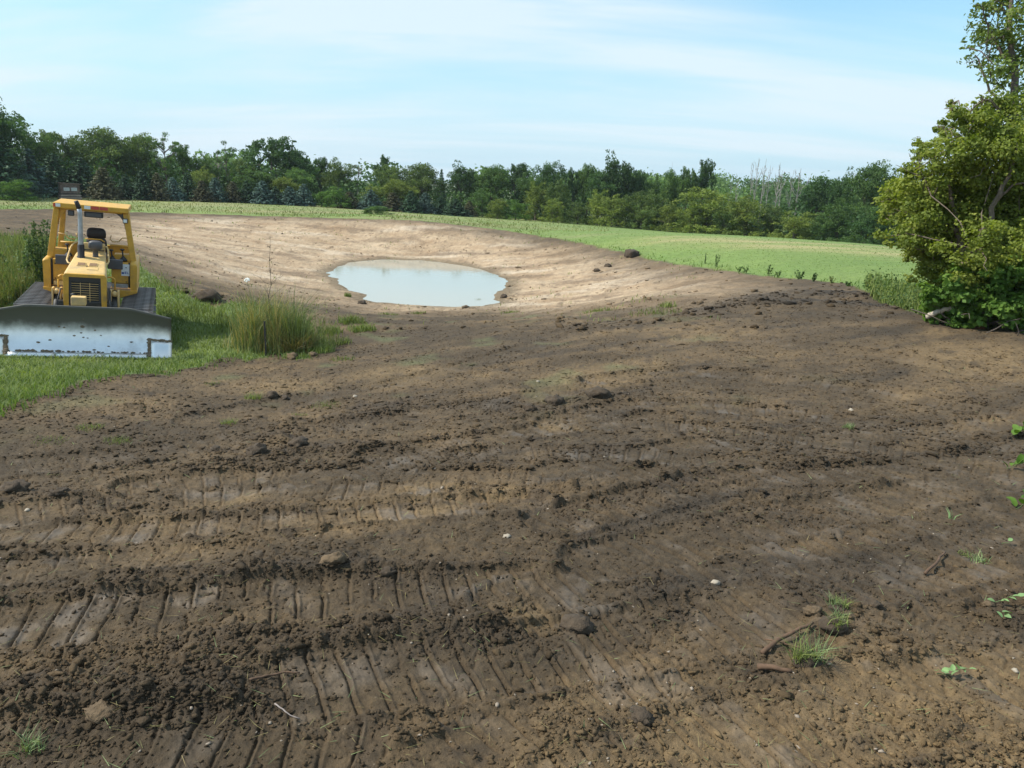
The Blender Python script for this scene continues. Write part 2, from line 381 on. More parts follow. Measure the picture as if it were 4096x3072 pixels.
# ground colours: what the ground is made of
def c(*a): return np.array(a, np.float32)
def mixc(A, B, t): return A * (1 - t[:, None]) + B * t[:, None]
big = fbm(GX * .22, GY * .22, 4, 71); mid = fbm(GX * .9, GY * .9, 4, 72); fine = fbm(GX * 7, GY * 7, 3, 73)
ca, sa = math.cos(.5), math.sin(.5)
band = fbm((GX * ca + GY * sa) * .22, (-GX * sa + GY * ca) * .95, 4, 74)
top_dark, top_mid, top_tan = c(.068, .047, .026), c(.124, .083, .043), c(.235, .158, .076)
t = np.clip(.52 + .62 * big + .85 * band + .45 * mid + .25 * fine, 0, 1)
alb = mixc(np.tile(top_dark, (len(GX), 1)), top_mid, sstep(.14, .88, t))
tanm = np.clip(sstep(.84, 1.12, t + .06), 0, 1) * .7
for (u, v, r0) in [(592, 376, .95), (640, 368, .7), (560, 425, .45), (970, 740, 1.1), (1020, 700, .8), (700, 735, .5), (590, 735, .35), (1010, 362, 1.6), (960, 365, 1.0), (400, 372, 1.0), (290, 385, .8), (530, 605, .35), (250, 495, .2), (500, 492, .3)]:
    p = hit(u, v); dd = np.hypot(GX - p[0] + .3 * mid, (GY - p[1]) + .5 * mid) / r0
    tanm = np.maximum(tanm, (1 - sstep(.35, 1.25, dd)) * (.55 + .45 * np.clip(.6 + fine * 1.5, 0, 1)))
alb = mixc(alb, top_tan, tanm * .52 * (1 - .3 * wet))
alb = mixc(alb, c(.048, .035, .023), berm * .5 * (rad < 34) * (GY > 0))
alb = mixc(alb, c(.034, .027, .020), darkb * np.clip(.75 + fine, 0, 1))
moist = sstep(.10, .42, fbm((GX * ca + GY * sa) * .30, (-GX * sa + GY * ca) * 1.3, 4, 94) + .10 * fine) * sstep(-3, 1.5, GX) * sstep(3, 6, rad) * (1 - sstep(20, 27, rad))
alb = mixc(alb, c(.040, .031, .022), moist * .62)
spk = fbm(GX * 3.2, GY * 3.2, 3, 86); alb = mixc(alb, c(.040, .030, .022), sstep(.18, .45, spk + .35 * band) * .5 * (1 - .5 * smooth))
alb = mixc(alb, c(.108, .082, .058), np.clip(wet * .6 + rm * .22 * np.clip(strk * 1.8, 0, 1), 0, 1))
cl = mixc(np.tile(c(.30, .20, .115), (len(GX), 1)), c(.47, .355, .235), np.clip(.5 + .9 * fbm(GX * .25, GY * .5, 4, 75) + .35 * fine, 0, 1))
pale = sstep(.12, .42, fbm(GX * .16, GY * .34, 4, 76) + .12 * fine)
cl = mixc(cl, c(.53, .435, .325), pale * .55)
brn = sstep(.05, .4, fbm(GX * .2, GY * .45, 4, 77) + .25 * fine)
cl = mixc(cl, c(.17, .115, .07), brn * .75)
spk2 = fbm(GX * 1.6, GY * 1.3, 4, 88, .7); cl = mixc(cl, c(.13, .088, .052), sstep(.14, .4, spk2) * .65)
cl = mixc(cl, c(.135, .100, .058), (1 - sstep(.05, 1.3, sdp + .5 * fine)) * .85)                     # damp rim of the pond
alb = mixc(alb, cl, np.clip(clay + .25 * clay * mid, 0, 1))
olive = soil * (1 - .7 * wet) * sstep(.18, .45, fbm(GX * .6, GY * .6, 4, 78)) * sstep(9, 14, rad) * (1 - sstep(22, 32, rad)) * (1 - sstep(2, 6, GX))
alb = mixc(alb, c(.115, .125, .055), olive * .6)
gl = mixc(np.tile(c(.095, .14, .038), (len(GX), 1)), c(.14, .185, .058), np.clip(.5 + .8 * mid + .5 * fine, 0, 1))
gl = mixc(gl, c(.17, .16, .075), sstep(.2, .6, fbm(GX * .5, GY * .5, 3, 79)) * .5)
fg = mixc(np.tile(c(.122, .190, .044), (len(GX), 1)), c(.172, .232, .060), np.clip(.5 + 1.0 * fbm(GX * .07, GY * .2, 4, 81) + .4 * fine, 0, 1))
fg = mixc(fg, c(.20, .215, .085), sstep(.1, .45, fbm(GX * .05, GY * .3, 4, 89)) * .55)
hay = hits([(640, 243), (800, 252), (960, 262), (1100, 270), (1100, 255), (930, 251), (800, 243), (640, 236)])
sdh = poly_sd(GX + 3 * fbm(GX * .06, GY * .2, 3, 82), GY + 5 * fbm(GX * .05, GY * .25, 3, 83), hay)
fg = mixc(fg, c(.34, .29, .135), (1 - sstep(-3, 3, sdh)) * np.clip(.55 + 1.1 * fbm(GX * .06, GY * .5, 3, 84), 0, .9))
lft = sstep(8, -25, GX - .12 * GY) * sstep(0, 1.5, -sdf)
fg = mixc(fg, c(.26, .235, .11), lft * np.clip(.45 + 1.3 * fbm(GX * .05, GY * .2, 3, 85), 0, .85))
alb = mixc(alb, gl, lawn); alb = mixc(alb, fg, field); alb = mixc(alb, gl, behind)
alb = mixc(alb, c(.10, .12, .05), sstep(110, 160, rad))

def mesh_np(name, V, Fc, k):
    me = bpy.data.meshes.new(name)
    V = np.ascontiguousarray(V, np.float32); Fc = np.ascontiguousarray(Fc, np.int32)
    me.vertices.add(len(V)); me.vertices.foreach_set('co', V.ravel())
    me.loops.add(Fc.size); me.loops.foreach_set('vertex_index', Fc.ravel())
    m = Fc.size // k
    me.polygons.add(m); me.polygons.foreach_set('loop_start', np.arange(0, Fc.size, k, dtype=np.int32)); me.polygons.foreach_set('loop_total', np.full(m, k, np.int32))
    me.update(calc_edges=True)
    return me
def attr_f(me, name, a):
    at = me.attributes.new(name, 'FLOAT', 'POINT'); at.data.foreach_set('value', np.ascontiguousarray(a, np.float32))
def attr_c(me, name, a):
    at = me.attributes.new(name, 'FLOAT_COLOR', 'POINT'); a = np.asarray(a, np.float32)
    at.data.foreach_set('color', np.concatenate([a, np.ones((len(a), 1), np.float32)], 1).ravel())
def smooth_on(me): me.polygons.foreach_set('use_smooth', np.ones(len(me.polygons), bool))
def obj(name, me, mat=None, parent=None):
    o = bpy.data.objects.new(name, me); COL.objects.link(o)
    if mat is not None and me is not None and not me.materials: me.materials.append(mat)
    if parent is not None: o.parent = parent
    return o
def tag(o, label=None, cat=None, group=None, kind=None):
    if label: o['label'] = label
    if cat: o['category'] = cat
    if group: o['group'] = group
    if kind: o['kind'] = kind
    return o
def empty(name, loc, rz=0):
    o = bpy.data.objects.new(name, None); COL.objects.link(o); o.location = loc; o.rotation_euler = (0, 0, rz); o.empty_display_size = .2
    return o

# ------------------------------------------------------------------ materials
def new_mat(name):
    m = bpy.data.materials.new(name); m.use_nodes = True; t = m.node_tree; t.nodes.clear()
    out = N(t, 'ShaderNodeOutputMaterial'); p = N(t, 'ShaderNodeBsdfPrincipled'); t.links.new(p.outputs[0], out.inputs[0])
    return m, t, p, out
def simple(name, col, rough=.6, metal=0., var=.25, scale=8., bump=0., bscale=40., dirt=None, dirt_amt=.4, spec=.5):
    m, t, p, out = new_mat(name)
    tcn = N(t, 'ShaderNodeTexCoord')
    no = N(t, 'ShaderNodeTexNoise', i_Scale=scale, i_Detail=6., i_Roughness=.6); t.links.new(tcn.outputs['Object'], no.inputs['Vector'])
    r = N(t, 'ShaderNodeMapRange'); r.inputs[1].default_value, r.inputs[2].default_value = .3, .7
    r.inputs[3].default_value, r.inputs[4].default_value = 1 - var, 1 + var
    t.links.new(no.outputs['Fac'], r.inputs[0])
    mu = N(t, 'ShaderNodeMix', data_type='RGBA', blend_type='MULTIPLY'); mu.inputs[0].default_value = 1.
    mu.inputs['A'].default_value = (*col, 1); t.links.new(r.outputs[0], mu.inputs['B'])
    src = mu.outputs['Result']
    if dirt:
        n2 = N(t, 'ShaderNodeTexNoise', i_Scale=scale * .55, i_Detail=9., i_Roughness=.7); t.links.new(tcn.outputs['Object'], n2.inputs['Vector'])
        r2 = N(t, 'ShaderNodeMapRange', interpolation_type='SMOOTHSTEP'); r2.inputs[1].default_value, r2.inputs[2].default_value = .5, .72; r2.inputs[4].default_value = dirt_amt
        t.links.new(n2.outputs['Fac'], r2.inputs[0])
        mm = N(t, 'ShaderNodeMix', data_type='RGBA'); mm.inputs['B'].default_value = (*dirt, 1); t.links.new(r2.outputs[0], mm.inputs[0]); t.links.new(src, mm.inputs['A'])
        src = mm.outputs['Result']
    t.links.new(src, p.inputs['Base Color'])
    p.inputs['Roughness'].default_value = rough; p.inputs['Metallic'].default_value = metal; p.inputs['Specular IOR Level'].default_value = spec
    if bump:
        n3 = N(t, 'ShaderNodeTexNoise', i_Scale=bscale, i_Detail=5.); t.links.new(tcn.outputs['Object'], n3.inputs['Vector'])
        b = N(t, 'ShaderNodeBump', i_Strength=bump, i_Distance=.02); t.links.new(n3.outputs['Fac'], b.inputs['Height']); t.links.new(b.outputs[0], p.inputs['Normal'])
    return m
def leaf_mat(name, col, trans=.32, var=.45, gloss=.06, hue=.0):
    m = bpy.data.materials.new(name); m.use_nodes = True; t = m.node_tree; t.nodes.clear()
    out = N(t, 'ShaderNodeOutputMaterial')
    at = N(t, 'ShaderNodeAttribute', attribute_name='tint'); oi = N(t, 'ShaderNodeObjectInfo')
    r = N(t, 'ShaderNodeMapRange'); r.inputs[3].default_value, r.inputs[4].default_value = 1 - var, 1 + var; t.links.new(at.outputs['Fac'], r.inputs[0])
    r2 = N(t, 'ShaderNodeMapRange'); r2.inputs[3].default_value, r2.inputs[4].default_value = .82, 1.2; t.links.new(oi.outputs['Random'], r2.inputs[0])
    m1 = N(t, 'ShaderNodeMath', operation='MULTIPLY'); t.links.new(r.outputs[0], m1.inputs[0]); t.links.new(r2.outputs[0], m1.inputs[1])
    hsv = N(t, 'ShaderNodeHueSaturation', i_Color=(*col, 1)); t.links.new(m1.outputs[0], hsv.inputs['Value'])
    rh = N(t, 'ShaderNodeMapRange'); rh.inputs[3].default_value, rh.inputs[4].default_value = .515 + hue, .475 + hue; t.links.new(at.outputs['Fac'], rh.inputs[0]); t.links.new(rh.outputs[0], hsv.inputs['Hue'])
    d = N(t, 'ShaderNodeBsdfPrincipled', i_Roughness=.65); d.inputs['Specular IOR Level'].default_value = .25
    t.links.new(hsv.outputs[0], d.inputs['Base Color'])
    tr = N(t, 'ShaderNodeBsdfTranslucent')
    g = N(t, 'ShaderNodeMix', data_type='RGBA', blend_type='MULTIPLY'); g.inputs[0].default_value = 1.; g.inputs['B'].default_value = (1.15, 1.25, .45, 1); t.links.new(hsv.outputs[0], g.inputs['A']); t.links.new(g.outputs['Result'], tr.inputs['Color'])
    mx = N(t, 'ShaderNodeMixShader', n0=trans); t.links.new(d.outputs[0], mx.inputs[1]); t.links.new(tr.outputs[0], mx.inputs[2]); t.links.new(mx.outputs[0], out.inputs[0])
    return m

# ground
m, t, p, out = new_mat('ground_soil_and_grass')
ac = N(t, 'ShaderNodeAttribute', attribute_name='albedo'); aw = N(t, 'ShaderNodeAttribute', attribute_name='wet'); ag = N(t, 'ShaderNodeAttribute', attribute_name='grassy')
geo = N(t, 'ShaderNodeNewGeometry')
n1 = N(t, 'ShaderNodeTexNoise', i_Scale=18., i_Detail=10., i_Roughness=.72); t.links.new(geo.outputs['Position'], n1.inputs['Vector'])
n2 = N(t, 'ShaderNodeTexNoise', i_Scale=3., i_Detail=8., i_Roughness=.65); t.links.new(geo.outputs['Position'], n2.inputs['Vector'])
r1 = N(t, 'ShaderNodeMapRange'); r1.inputs[1].default_value, r1.inputs[2].default_value, r1.inputs[3].default_value, r1.inputs[4].default_value = .25, .75, .52, 1.5; t.links.new(n1.outputs['Fac'], r1.inputs[0])
r2 = N(t, 'ShaderNodeMapRange'); r2.inputs[1].default_value, r2.inputs[2].default_value, r2.inputs[3].default_value, r2.inputs[4].default_value = .25, .75, .72, 1.28; t.links.new(n2.outputs['Fac'], r2.inputs[0])
mm = N(t, 'ShaderNodeMath', operation='MULTIPLY'); t.links.new(r1.outputs[0], mm.inputs[0]); t.links.new(r2.outputs[0], mm.inputs[1])
mc = N(t, 'ShaderNodeMix', data_type='RGBA', blend_type='MULTIPLY'); mc.inputs[0].default_value = 1.; t.links.new(ac.outputs['Color'], mc.inputs['A']); t.links.new(mm.outputs[0], mc.inputs['B'])
# small pale grit
vo = N(t, 'ShaderNodeTexVoronoi', i_Scale=26.); t.links.new(geo.outputs['Position'], vo.inputs['Vector'])
gr = N(t, 'ShaderNodeMapRange', interpolation_type='SMOOTHSTEP'); gr.inputs[1].default_value, gr.inputs[2].default_value, gr.inputs[3].default_value, gr.inputs[4].default_value = .06, .16, 1., 0.; t.links.new(vo.outputs['Distance'], gr.inputs[0])
sc_ = N(t, 'ShaderNodeSeparateColor'); t.links.new(vo.outputs['Color'], sc_.inputs[0])
gt = N(t, 'ShaderNodeMath', operation='GREATER_THAN', n1=.95); t.links.new(sc_.outputs[0], gt.inputs[0])
gm = N(t, 'ShaderNodeMath', operation='MULTIPLY'); t.links.new(gr.outputs[0], gm.inputs[0]); t.links.new(gt.outputs[0], gm.inputs[1])
inv = N(t, 'ShaderNodeMath', operation='SUBTRACT', n0=1.0); t.links.new(ag.outputs['Fac'], inv.inputs[1])
gm2 = N(t, 'ShaderNodeMath', operation='MULTIPLY'); t.links.new(gm.outputs[0], gm2.inputs[0]); t.links.new(inv.outputs[0], gm2.inputs[1])
gm3 = N(t, 'ShaderNodeMath', operation='MULTIPLY', n1=.8); t.links.new(gm2.outputs[0], gm3.inputs[0])
mg = N(t, 'ShaderNodeMix', data_type='RGBA'); mg.inputs['B'].default_value = (.24, .19, .13, 1); t.links.new(gm3.outputs[0], mg.inputs[0]); t.links.new(mc.outputs['Result'], mg.inputs['A'])
t.links.new(mg.outputs['Result'], p.inputs['Base Color'])
rr = N(t, 'ShaderNodeMapRange'); rr.inputs[3].default_value, rr.inputs[4].default_value = .92, .42; t.links.new(aw.outputs['Fac'], rr.inputs[0]); t.links.new(rr.outputs[0], p.inputs['Roughness'])
p.inputs['Specular IOR Level'].default_value = .35
bs = N(t, 'ShaderNodeMapRange'); bs.inputs[3].default_value, bs.inputs[4].default_value = 1.0, .25; t.links.new(aw.outputs['Fac'], bs.inputs[0])
bu = N(t, 'ShaderNodeBump', i_Distance=.035); t.links.new(bs.outputs[0], bu.inputs['Strength']); t.links.new(n1.outputs['Fac'], bu.inputs['Height']); t.links.new(bu.outputs[0], p.inputs['Normal'])
M_GROUND = m

idx = np.arange(nr * na).reshape(nr, na)
nx = np.roll(idx, -1, 1)
Q = np.stack([idx[:-1], idx[1:], nx[1:], nx[:-1]], -1).reshape(-1, 4)[:, ::1]
Vg = np.stack([GX, GY, Zf], 1)
gme = mesh_np('ground', Vg, Q, 4)
# orient upwards
if gme.polygons[0].normal.z < 0: gme.flip_normals()
attr_c(gme, 'albedo', alb); attr_f(gme, 'wet', np.clip(wet, 0, 1) * soil); attr_f(gme, 'grassy', np.clip(grass, 0, 1))
smooth_on(gme)
ground = obj('ground', gme, M_GROUND); tag(ground, kind='structure')
ZG = Zf.reshape(nr, na)
def gz(x, y):
    x = np.atleast_1d(np.asarray(x, float)); y = np.atleast_1d(np.asarray(y, float))
    r = np.hypot(x, y); a = np.arctan2(x, y)
    i = np.clip(np.searchsorted(RR, r) - 1, 0, nr - 2); j = np.clip(np.searchsorted(AZ, a) - 1, 0, na - 2)
    fr = np.clip((r - RR[i]) / (RR[i + 1] - RR[i]), 0, 1); fa = np.clip((a - AZ[j]) / (AZ[j + 1] - AZ[j]), 0, 1)
    return (ZG[i, j] * (1 - fr) + ZG[i + 1, j] * fr) * (1 - fa) + (ZG[i, j + 1] * (1 - fr) + ZG[i + 1, j + 1] * fr) * fa
def gfield(arr, x, y):
    A = arr.reshape(nr, na); r = np.hypot(x, y); a = np.arctan2(x, y)
    i = np.clip(np.searchsorted(RR, r), 0, nr - 1); j = np.clip(np.searchsorted(AZ, a), 0, na - 1)
    return A[i, j]
def on(u, v, dz=0.):
    q = hit(u, v); return Vector((q[0], q[1], float(gz(q[0], q[1])[0]) + dz))

# ------------------------------------------------------------------ pond
mw, t, p, out = new_mat('muddy_water')
p.inputs['Base Color'].default_value = (.34, .34, .285, 1); p.inputs['Roughness'].default_value = .06; p.inputs['IOR'].default_value = 1.33
g_ = N(t, 'ShaderNodeNewGeometry'); nw = N(t, 'ShaderNodeTexNoise', i_Scale=2.2, i_Detail=4.); t.links.new(g_.outputs['Position'], nw.inputs['Vector'])
bw = N(t, 'ShaderNodeBump', i_Strength=.25, i_Distance=.008); t.links.new(nw.outputs['Fac'], bw.inputs['Height']); t.links.new(bw.outputs[0], p.inputs['Normal'])
pc = POND.mean(0)
ring = POND + (POND - pc) / np.hypot(*(POND - pc).T)[:, None] * 1.6
bm = bmesh.new(); f = bm.faces.new([bm.verts.new((x, y, ZW)) for x, y in ring]); bm.normal_update()
if f.normal.z < 0: f.normal_flip()
me = bpy.data.meshes.new('pond_water'); bm.to_mesh(me); bm.free()
tag(obj('pond_water', me, mw), kind='structure')

# ------------------------------------------------------------------ foliage builders (numpy)
def unit(v): return v / (np.linalg.norm(v, axis=-1, keepdims=True) + 1e-9)
def leaves_mesh(name, P, Nrm, size, r, aspect=.62, tint=None):
    """one pointed leaf face (two triangles) per point"""
    n = len(P); sz = size * (.65 + .7 * r.random(n))[:, None]
    a = unit(np.cross(Nrm, unit(r.normal(size=(n, 3))))); b = unit(np.cross(Nrm, a))
    V = np.stack([P - a * sz, P - b * sz * aspect + Nrm * sz * .12, P + a * sz, P + b * sz * aspect + Nrm * sz * .12], 1).reshape(-1, 3)
    me = mesh_np(name, V, np.arange(4 * n).reshape(-1, 4), 4)
    tn = r.random(n) if tint is None else np.clip(tint + .35 * (r.random(n) - .5), 0, 1)
    attr_f(me, 'tint', np.repeat(tn, 4))
    return me
def lobed(lobes, n, r, rag=.35, depth=.45, up=.25):
    """points and normals on ragged lobes: (x, y, z, rx, rz)"""
    L = np.array(lobes, float); w = L[:, 3] * (L[:, 3] + L[:, 4]); k = r.choice(len(L), n, p=w / w.sum())
    d = unit(r.normal(size=(n, 3)) + np.array([0, 0, .2]))
    ph = r.random((len(L), 6)) * 6.3
    wob = np.sin(d[:, 0] * 5 + ph[k, 0]) * np.sin(d[:, 1] * 5 + ph[k, 1]) + np.sin(d[:, 2] * 6 + ph[k, 2] + d[:, 0] * 4)
    rr = (1 - depth * r.random(n) ** 1.6) * (1 + rag * .5 * wob) * (1 + .16 * np.abs(r.normal(size=n)) * (r.random(n) < .35))
    P = L[k, :3] + d * rr[:, None] * np.stack([L[k, 3], L[k, 3], L[k, 4]], 1)
    nm = unit(d * .7 + r.normal(size=(n, 3)) * .55 + np.array([0, 0, up]))
    return P, nm, k
def tube(P, R, sides=6, uvjit=0.):
    P = np.asarray(P, float); R = np.asarray(R, float); n = len(P)
    T = np.gradient(P, axis=0); T = unit(T); ref = np.where(np.abs(T[:, 2:3]) > .9, [[1., 0, 0]], [[0, 0, 1.]])
    A = unit(np.cross(T, ref)); B = np.cross(T, A)
    th = np.arange(sides) * math.tau / sides
    V = P[:, None] + R[:, None, None] * (np.cos(th)[None, :, None] * A[:, None] + np.sin(th)[None, :, None] * B[:, None])
    i = np.arange(n - 1)[:, None] * sides; j = np.arange(sides)[None]; jn = (j + 1) % sides
    Fq = np.stack([i + j, i + jn, i + jn + sides, i + j + sides], -1).reshape(-1, 4)
    return V.reshape(-1, 3), Fq
def sublobes(L, m, r, lo=.24, hi=.44, flat=.72, keep=.25):
    """break every lobe into smaller leaf clumps spread over its surface"""
    out = []
    for x, y, z, a, b in L:
        d = unit(r.normal(size=(m, 3)) + np.array([0, 0, .25])); q = r.uniform(.55, 1.02, m); rr = r.uniform(lo, hi, m)
        for k in range(m): out.append((x + d[k, 0] * a * q[k], y + d[k, 1] * a * q[k], z + d[k, 2] * b * q[k], a * rr[k], a * rr[k] * flat))
        out.append((x, y, z, a * .55, b * .55))
    return out
class Tubes:
    def __init__(s): s.V = []; s.F = []; s.n = 0
    def add(s, P, R, sides=6):
        V, Fq = tube(P, R, sides); s.V.append(V); s.F.append(Fq + s.n); s.n += len(V)
    def mesh(s, name):
        me = mesh_np(name, np.vstack(s.V), np.vstack(s.F), 4); smooth_on(me); return me
def limb(r, a, b, wob, n=6):
    t = np.linspace(0, 1, n)[:, None]; P = np.asarray(a) * (1 - t) + np.asarray(b) * t
    P[1:-1] += r.normal(size=(n - 2, 3)) * wob; return P

def proto(kind, seed):
    """crown and trunk meshes in a unit box: 1 high, 1 wide"""
    r = np.random.default_rng(seed); T = Tubes(); lobes = []
    if kind in ('dome', 'oak', 'bush'):
        z0 = {'dome': .16, 'oak': .24, 'bush': .02}[kind]
        cz = (1 + z0) / 2; hz = (1 - z0) / 2
        nl = {'dome': 34, 'oak': 30, 'bush': 30}[kind]
        for i in range(nl):
            d = unit(r.normal(size=3)); q = r.random() ** .45
            lr = r.uniform(.09, .17) if kind != 'oak' else r.uniform(.075, .135)
            fl = 1 - .28 * max(0, d[2]) if kind != 'bush' else 1
            x, y, z = d[0] * q * (.5 - lr * .8) * fl, d[1] * q * (.5 - lr * .8) * fl, cz + d[2] * q * (hz - lr * .9)
            if kind == 'bush': z = max(z, lr * .8)
            lobes.append((x, y, z, lr, lr * r.uniform(.75, 1.05)))
        if kind == 'bush':
            for i in range(9): a = i * .7; lobes.append((.36 * math.cos(a), .36 * math.sin(a), .13, .14, .13))
        if kind != 'oak': lobes.append((0, 0, cz, .30, hz * .72))
        n = {'dome': 11000, 'oak': 8500, 'bush': 10000}[kind]; sz = .0155
        T.add(limb(r, (0, 0, 0), (.02, 0, .55), .008), np.linspace(.028, .014, 6))
        for i in range(9):
            l = lobes[r.integers(0, nl)]; T.add(limb(r, (0, 0, r.uniform(.15, .45)), l[:3], .012), np.linspace(.012, .003, 6), 5)
    elif kind in ('sparse', 'narrow'):
        for i in range(26):
            z = r.uniform(.34, .97) if kind == 'sparse' else r.uniform(.14, .96)
            ww = (.42 if kind == 'sparse' else .34) * (1 - .7 * abs(z - .68)) * (1.25 - z * .75 if kind == 'narrow' else 1)
            a = r.uniform(0, 6.3); q = r.random() ** .5
            lobes.append((math.cos(a) * ww * q, math.sin(a) * ww * q, z, r.uniform(.06, .13), r.uniform(.02, .045)))
            T.add(limb(r, (0, 0, max(.1, z - .12)), lobes[-1][:3], .008), np.linspace(.012, .003, 6), 4)
        n = 3000 if kind == 'sparse' else 3800; sz = .016
        T.add(limb(r, (0, 0, 0), (.02, 0, .97), .012, 8), np.linspace(.03, .006, 8))
    elif kind == 'spruce':
        T.add(limb(r, (0, 0, 0), (0, 0, .96), .002, 5), np.linspace(.03, .004, 5))
        Ps, Ns = [], []
        nw = 15
        for w in range(nw):
            z = .05 + .93 * (w / nw) ** 1.0; R = .5 * (1 - z) ** .85 * r.uniform(.86, 1.08) + .015
            nb = int(7 + 12 * (1 - z))
            for k in range(nb):
                a = k * math.tau / nb + r.uniform(-.25, .25) + w; Rb = R * r.uniform(.72, 1.12); m_ = int(10 + 60 * Rb)
                tt = r.random(m_) ** .7
                x = np.cos(a) * Rb * tt; y = np.sin(a) * Rb * tt; zz = z + .02 - .10 * Rb * tt + .10 * Rb * tt ** 3
                sp = Rb * .16 * (1.15 - tt)
                Ps.append(np.stack([x + r.normal(size=m_) * sp, y + r.normal(size=m_) * sp, zz + r.normal(size=m_) * .012], 1))
                Ns.append(unit(np.stack([np.cos(a) * .35 + r.normal(size=m_) * .45, np.sin(a) * .35 + r.normal(size=m_) * .45, np.full(m_, .75)], 1)))
        P = np.vstack(Ps); nm = np.vstack(Ns)
        P[:, 2] = np.clip(P[:, 2], .01, 1)
        return leaves_mesh('crown', P, nm, .030, r, .5), T.mesh('trunk')
    elif kind == 'dead':
        lean = r.uniform(-.10, .10)
        T.add(limb(r, (0, 0, 0), (lean, 0, .97), .012, 9), np.linspace(.022, .004, 9))
        for i in range(10):
            z = r.uniform(.4, .9); a = r.uniform(0, 6.3); L = r.uniform(.1, .34) * (1.1 - z) * 1.6
            e = np.array((lean * z + math.cos(a) * L, math.sin(a) * L, min(.99, z + L * r.uniform(.5, 1.1)))); st = np.array((lean * z, 0, z))
            T.add(limb(r, st, e, .01), np.linspace(.008, .002, 6), 4)
            for q in range(3):
                f = r.uniform(.4, .95); b0 = st * (1 - f) + e * f; T.add(limb(r, b0, b0 + np.array((math.cos(a + q - 1), math.sin(a + q - 1), r.uniform(.3, 1.4))) * L * .32, .006, 4), np.linspace(.004, .0012, 4), 3)
        return None, T.mesh('trunk')
    L = sublobes(lobes, 7, r) if kind in ('dome', 'oak', 'bush') else lobes
    P, nm, k = lobed(L, n, r, .3, .6)
    P[:, 2] *= 1 / np.quantile(P[:, 2], .995); P[:, :2] *= .5 / np.quantile(np.abs(P[:, :2]), .985)
    P[:, 2] = np.clip(P[:, 2], .005, 1.05)
    lt = r.random(len(L))
    return leaves_mesh('crown', P, nm, sz, r, .66, tint=lt[k] * .75 + .12), T.mesh('trunk')

PROTO = {}
for kd, cnt in (('dome', 5), ('oak', 2), ('bush', 4), ('sparse', 2), ('narrow', 2), ('spruce', 4), ('dead', 4)):
    PROTO[kd] = [proto(kd, 100 * len(kd) + i) for i in range(cnt)]
LM = {
    'dark': leaf_mat('dark_green_leaves', (0.050, 0.103, 0.031), hue=.005), 'mid': leaf_mat('mid_green_leaves', (0.085, 0.160, 0.042)), 'olive': leaf_mat('olive_leaves', (.098, .152, .040)),
    'yellow': leaf_mat('yellow_green_leaves', (.165, .212, .044), hue=.006), 'bright': leaf_mat('bright_green_leaves', (.095, .190, .036)),
    'blue': leaf_mat('blue_spruce_needles', (0.085, 0.147, 0.124), trans=.1, hue=.0), 'spruce': leaf_mat('spruce_needles', (0.040, 0.087, 0.042), trans=.1), 'brown': leaf_mat('browning_needles', (0.100, 0.100, 0.047), trans=.12, hue=.0),
}
M_BARK = simple('bark', (.12, .095, .075), .9, var=.4, scale=30, bump=.5, bscale=60)
M_DEAD = simple('bleached_dead_wood', (.29, .265, .24), .8, var=.3, scale=20)
M_GREYB = simple('grey_twig_bark', (.24, .20, .18), .85, var=.3, scale=20)
_pc = {}
def place_tree(name, u, vtop, wpx, d, kind, mat, label, group=None, cat='tree', vi=None, trunk_mat=None, vb=None):
    vb = vb if vb else 230
    r_ = ray(u, vb); rh = math.hypot(r_[0], r_[1]); x, y = r_[0] / rh * d, r_[1] / rh * d
    z = float(gz(x, y)[0]) - .05
    rt = ray(u, vtop); ztop = H + rt[2] / math.hypot(rt[0], rt[1]) * d
    h = max(ztop - z, .5); w = wpx * d / F
    i = _pc.get(kind, 0) if vi is None else vi; _pc[kind] = i + 1
    cm_, tm_ = PROTO[kind][i % len(PROTO[kind])]
    e = empty(name, (x, y, z), rng.uniform(0, 6.28)); e.scale = (w * 1.06, w * 1.06, h)
    tk = obj('trunk', tm_, trunk_mat or M_BARK, e)
    if trunk_mat and tm_.materials[0] != trunk_mat: tk.material_slots[0].link = 'OBJECT'; tk.material_slots[0].material = trunk_mat
    if cm_:
        if not cm_.materials: cm_.materials.append(LM['mid'])
        co = obj('crown', cm_, None, e); co.material_slots[0].link = 'OBJECT'; co.material_slots[0].material = LM[mat]
    tag(e, label, cat, group)
    return e
def Dl(u): return float(np.interp(u, [-60, 0, 250, 440, 500, 575, 661, 773, 818, 918, 990], [88, 92, 101, 105, 106, 105, 102, 98, 95, 89, 86]))
GB, GC, GF = 'broadleaf trees along the far wood edge', 'spruces standing in front of the far wood', 'yellow-green trees fringing the far field'
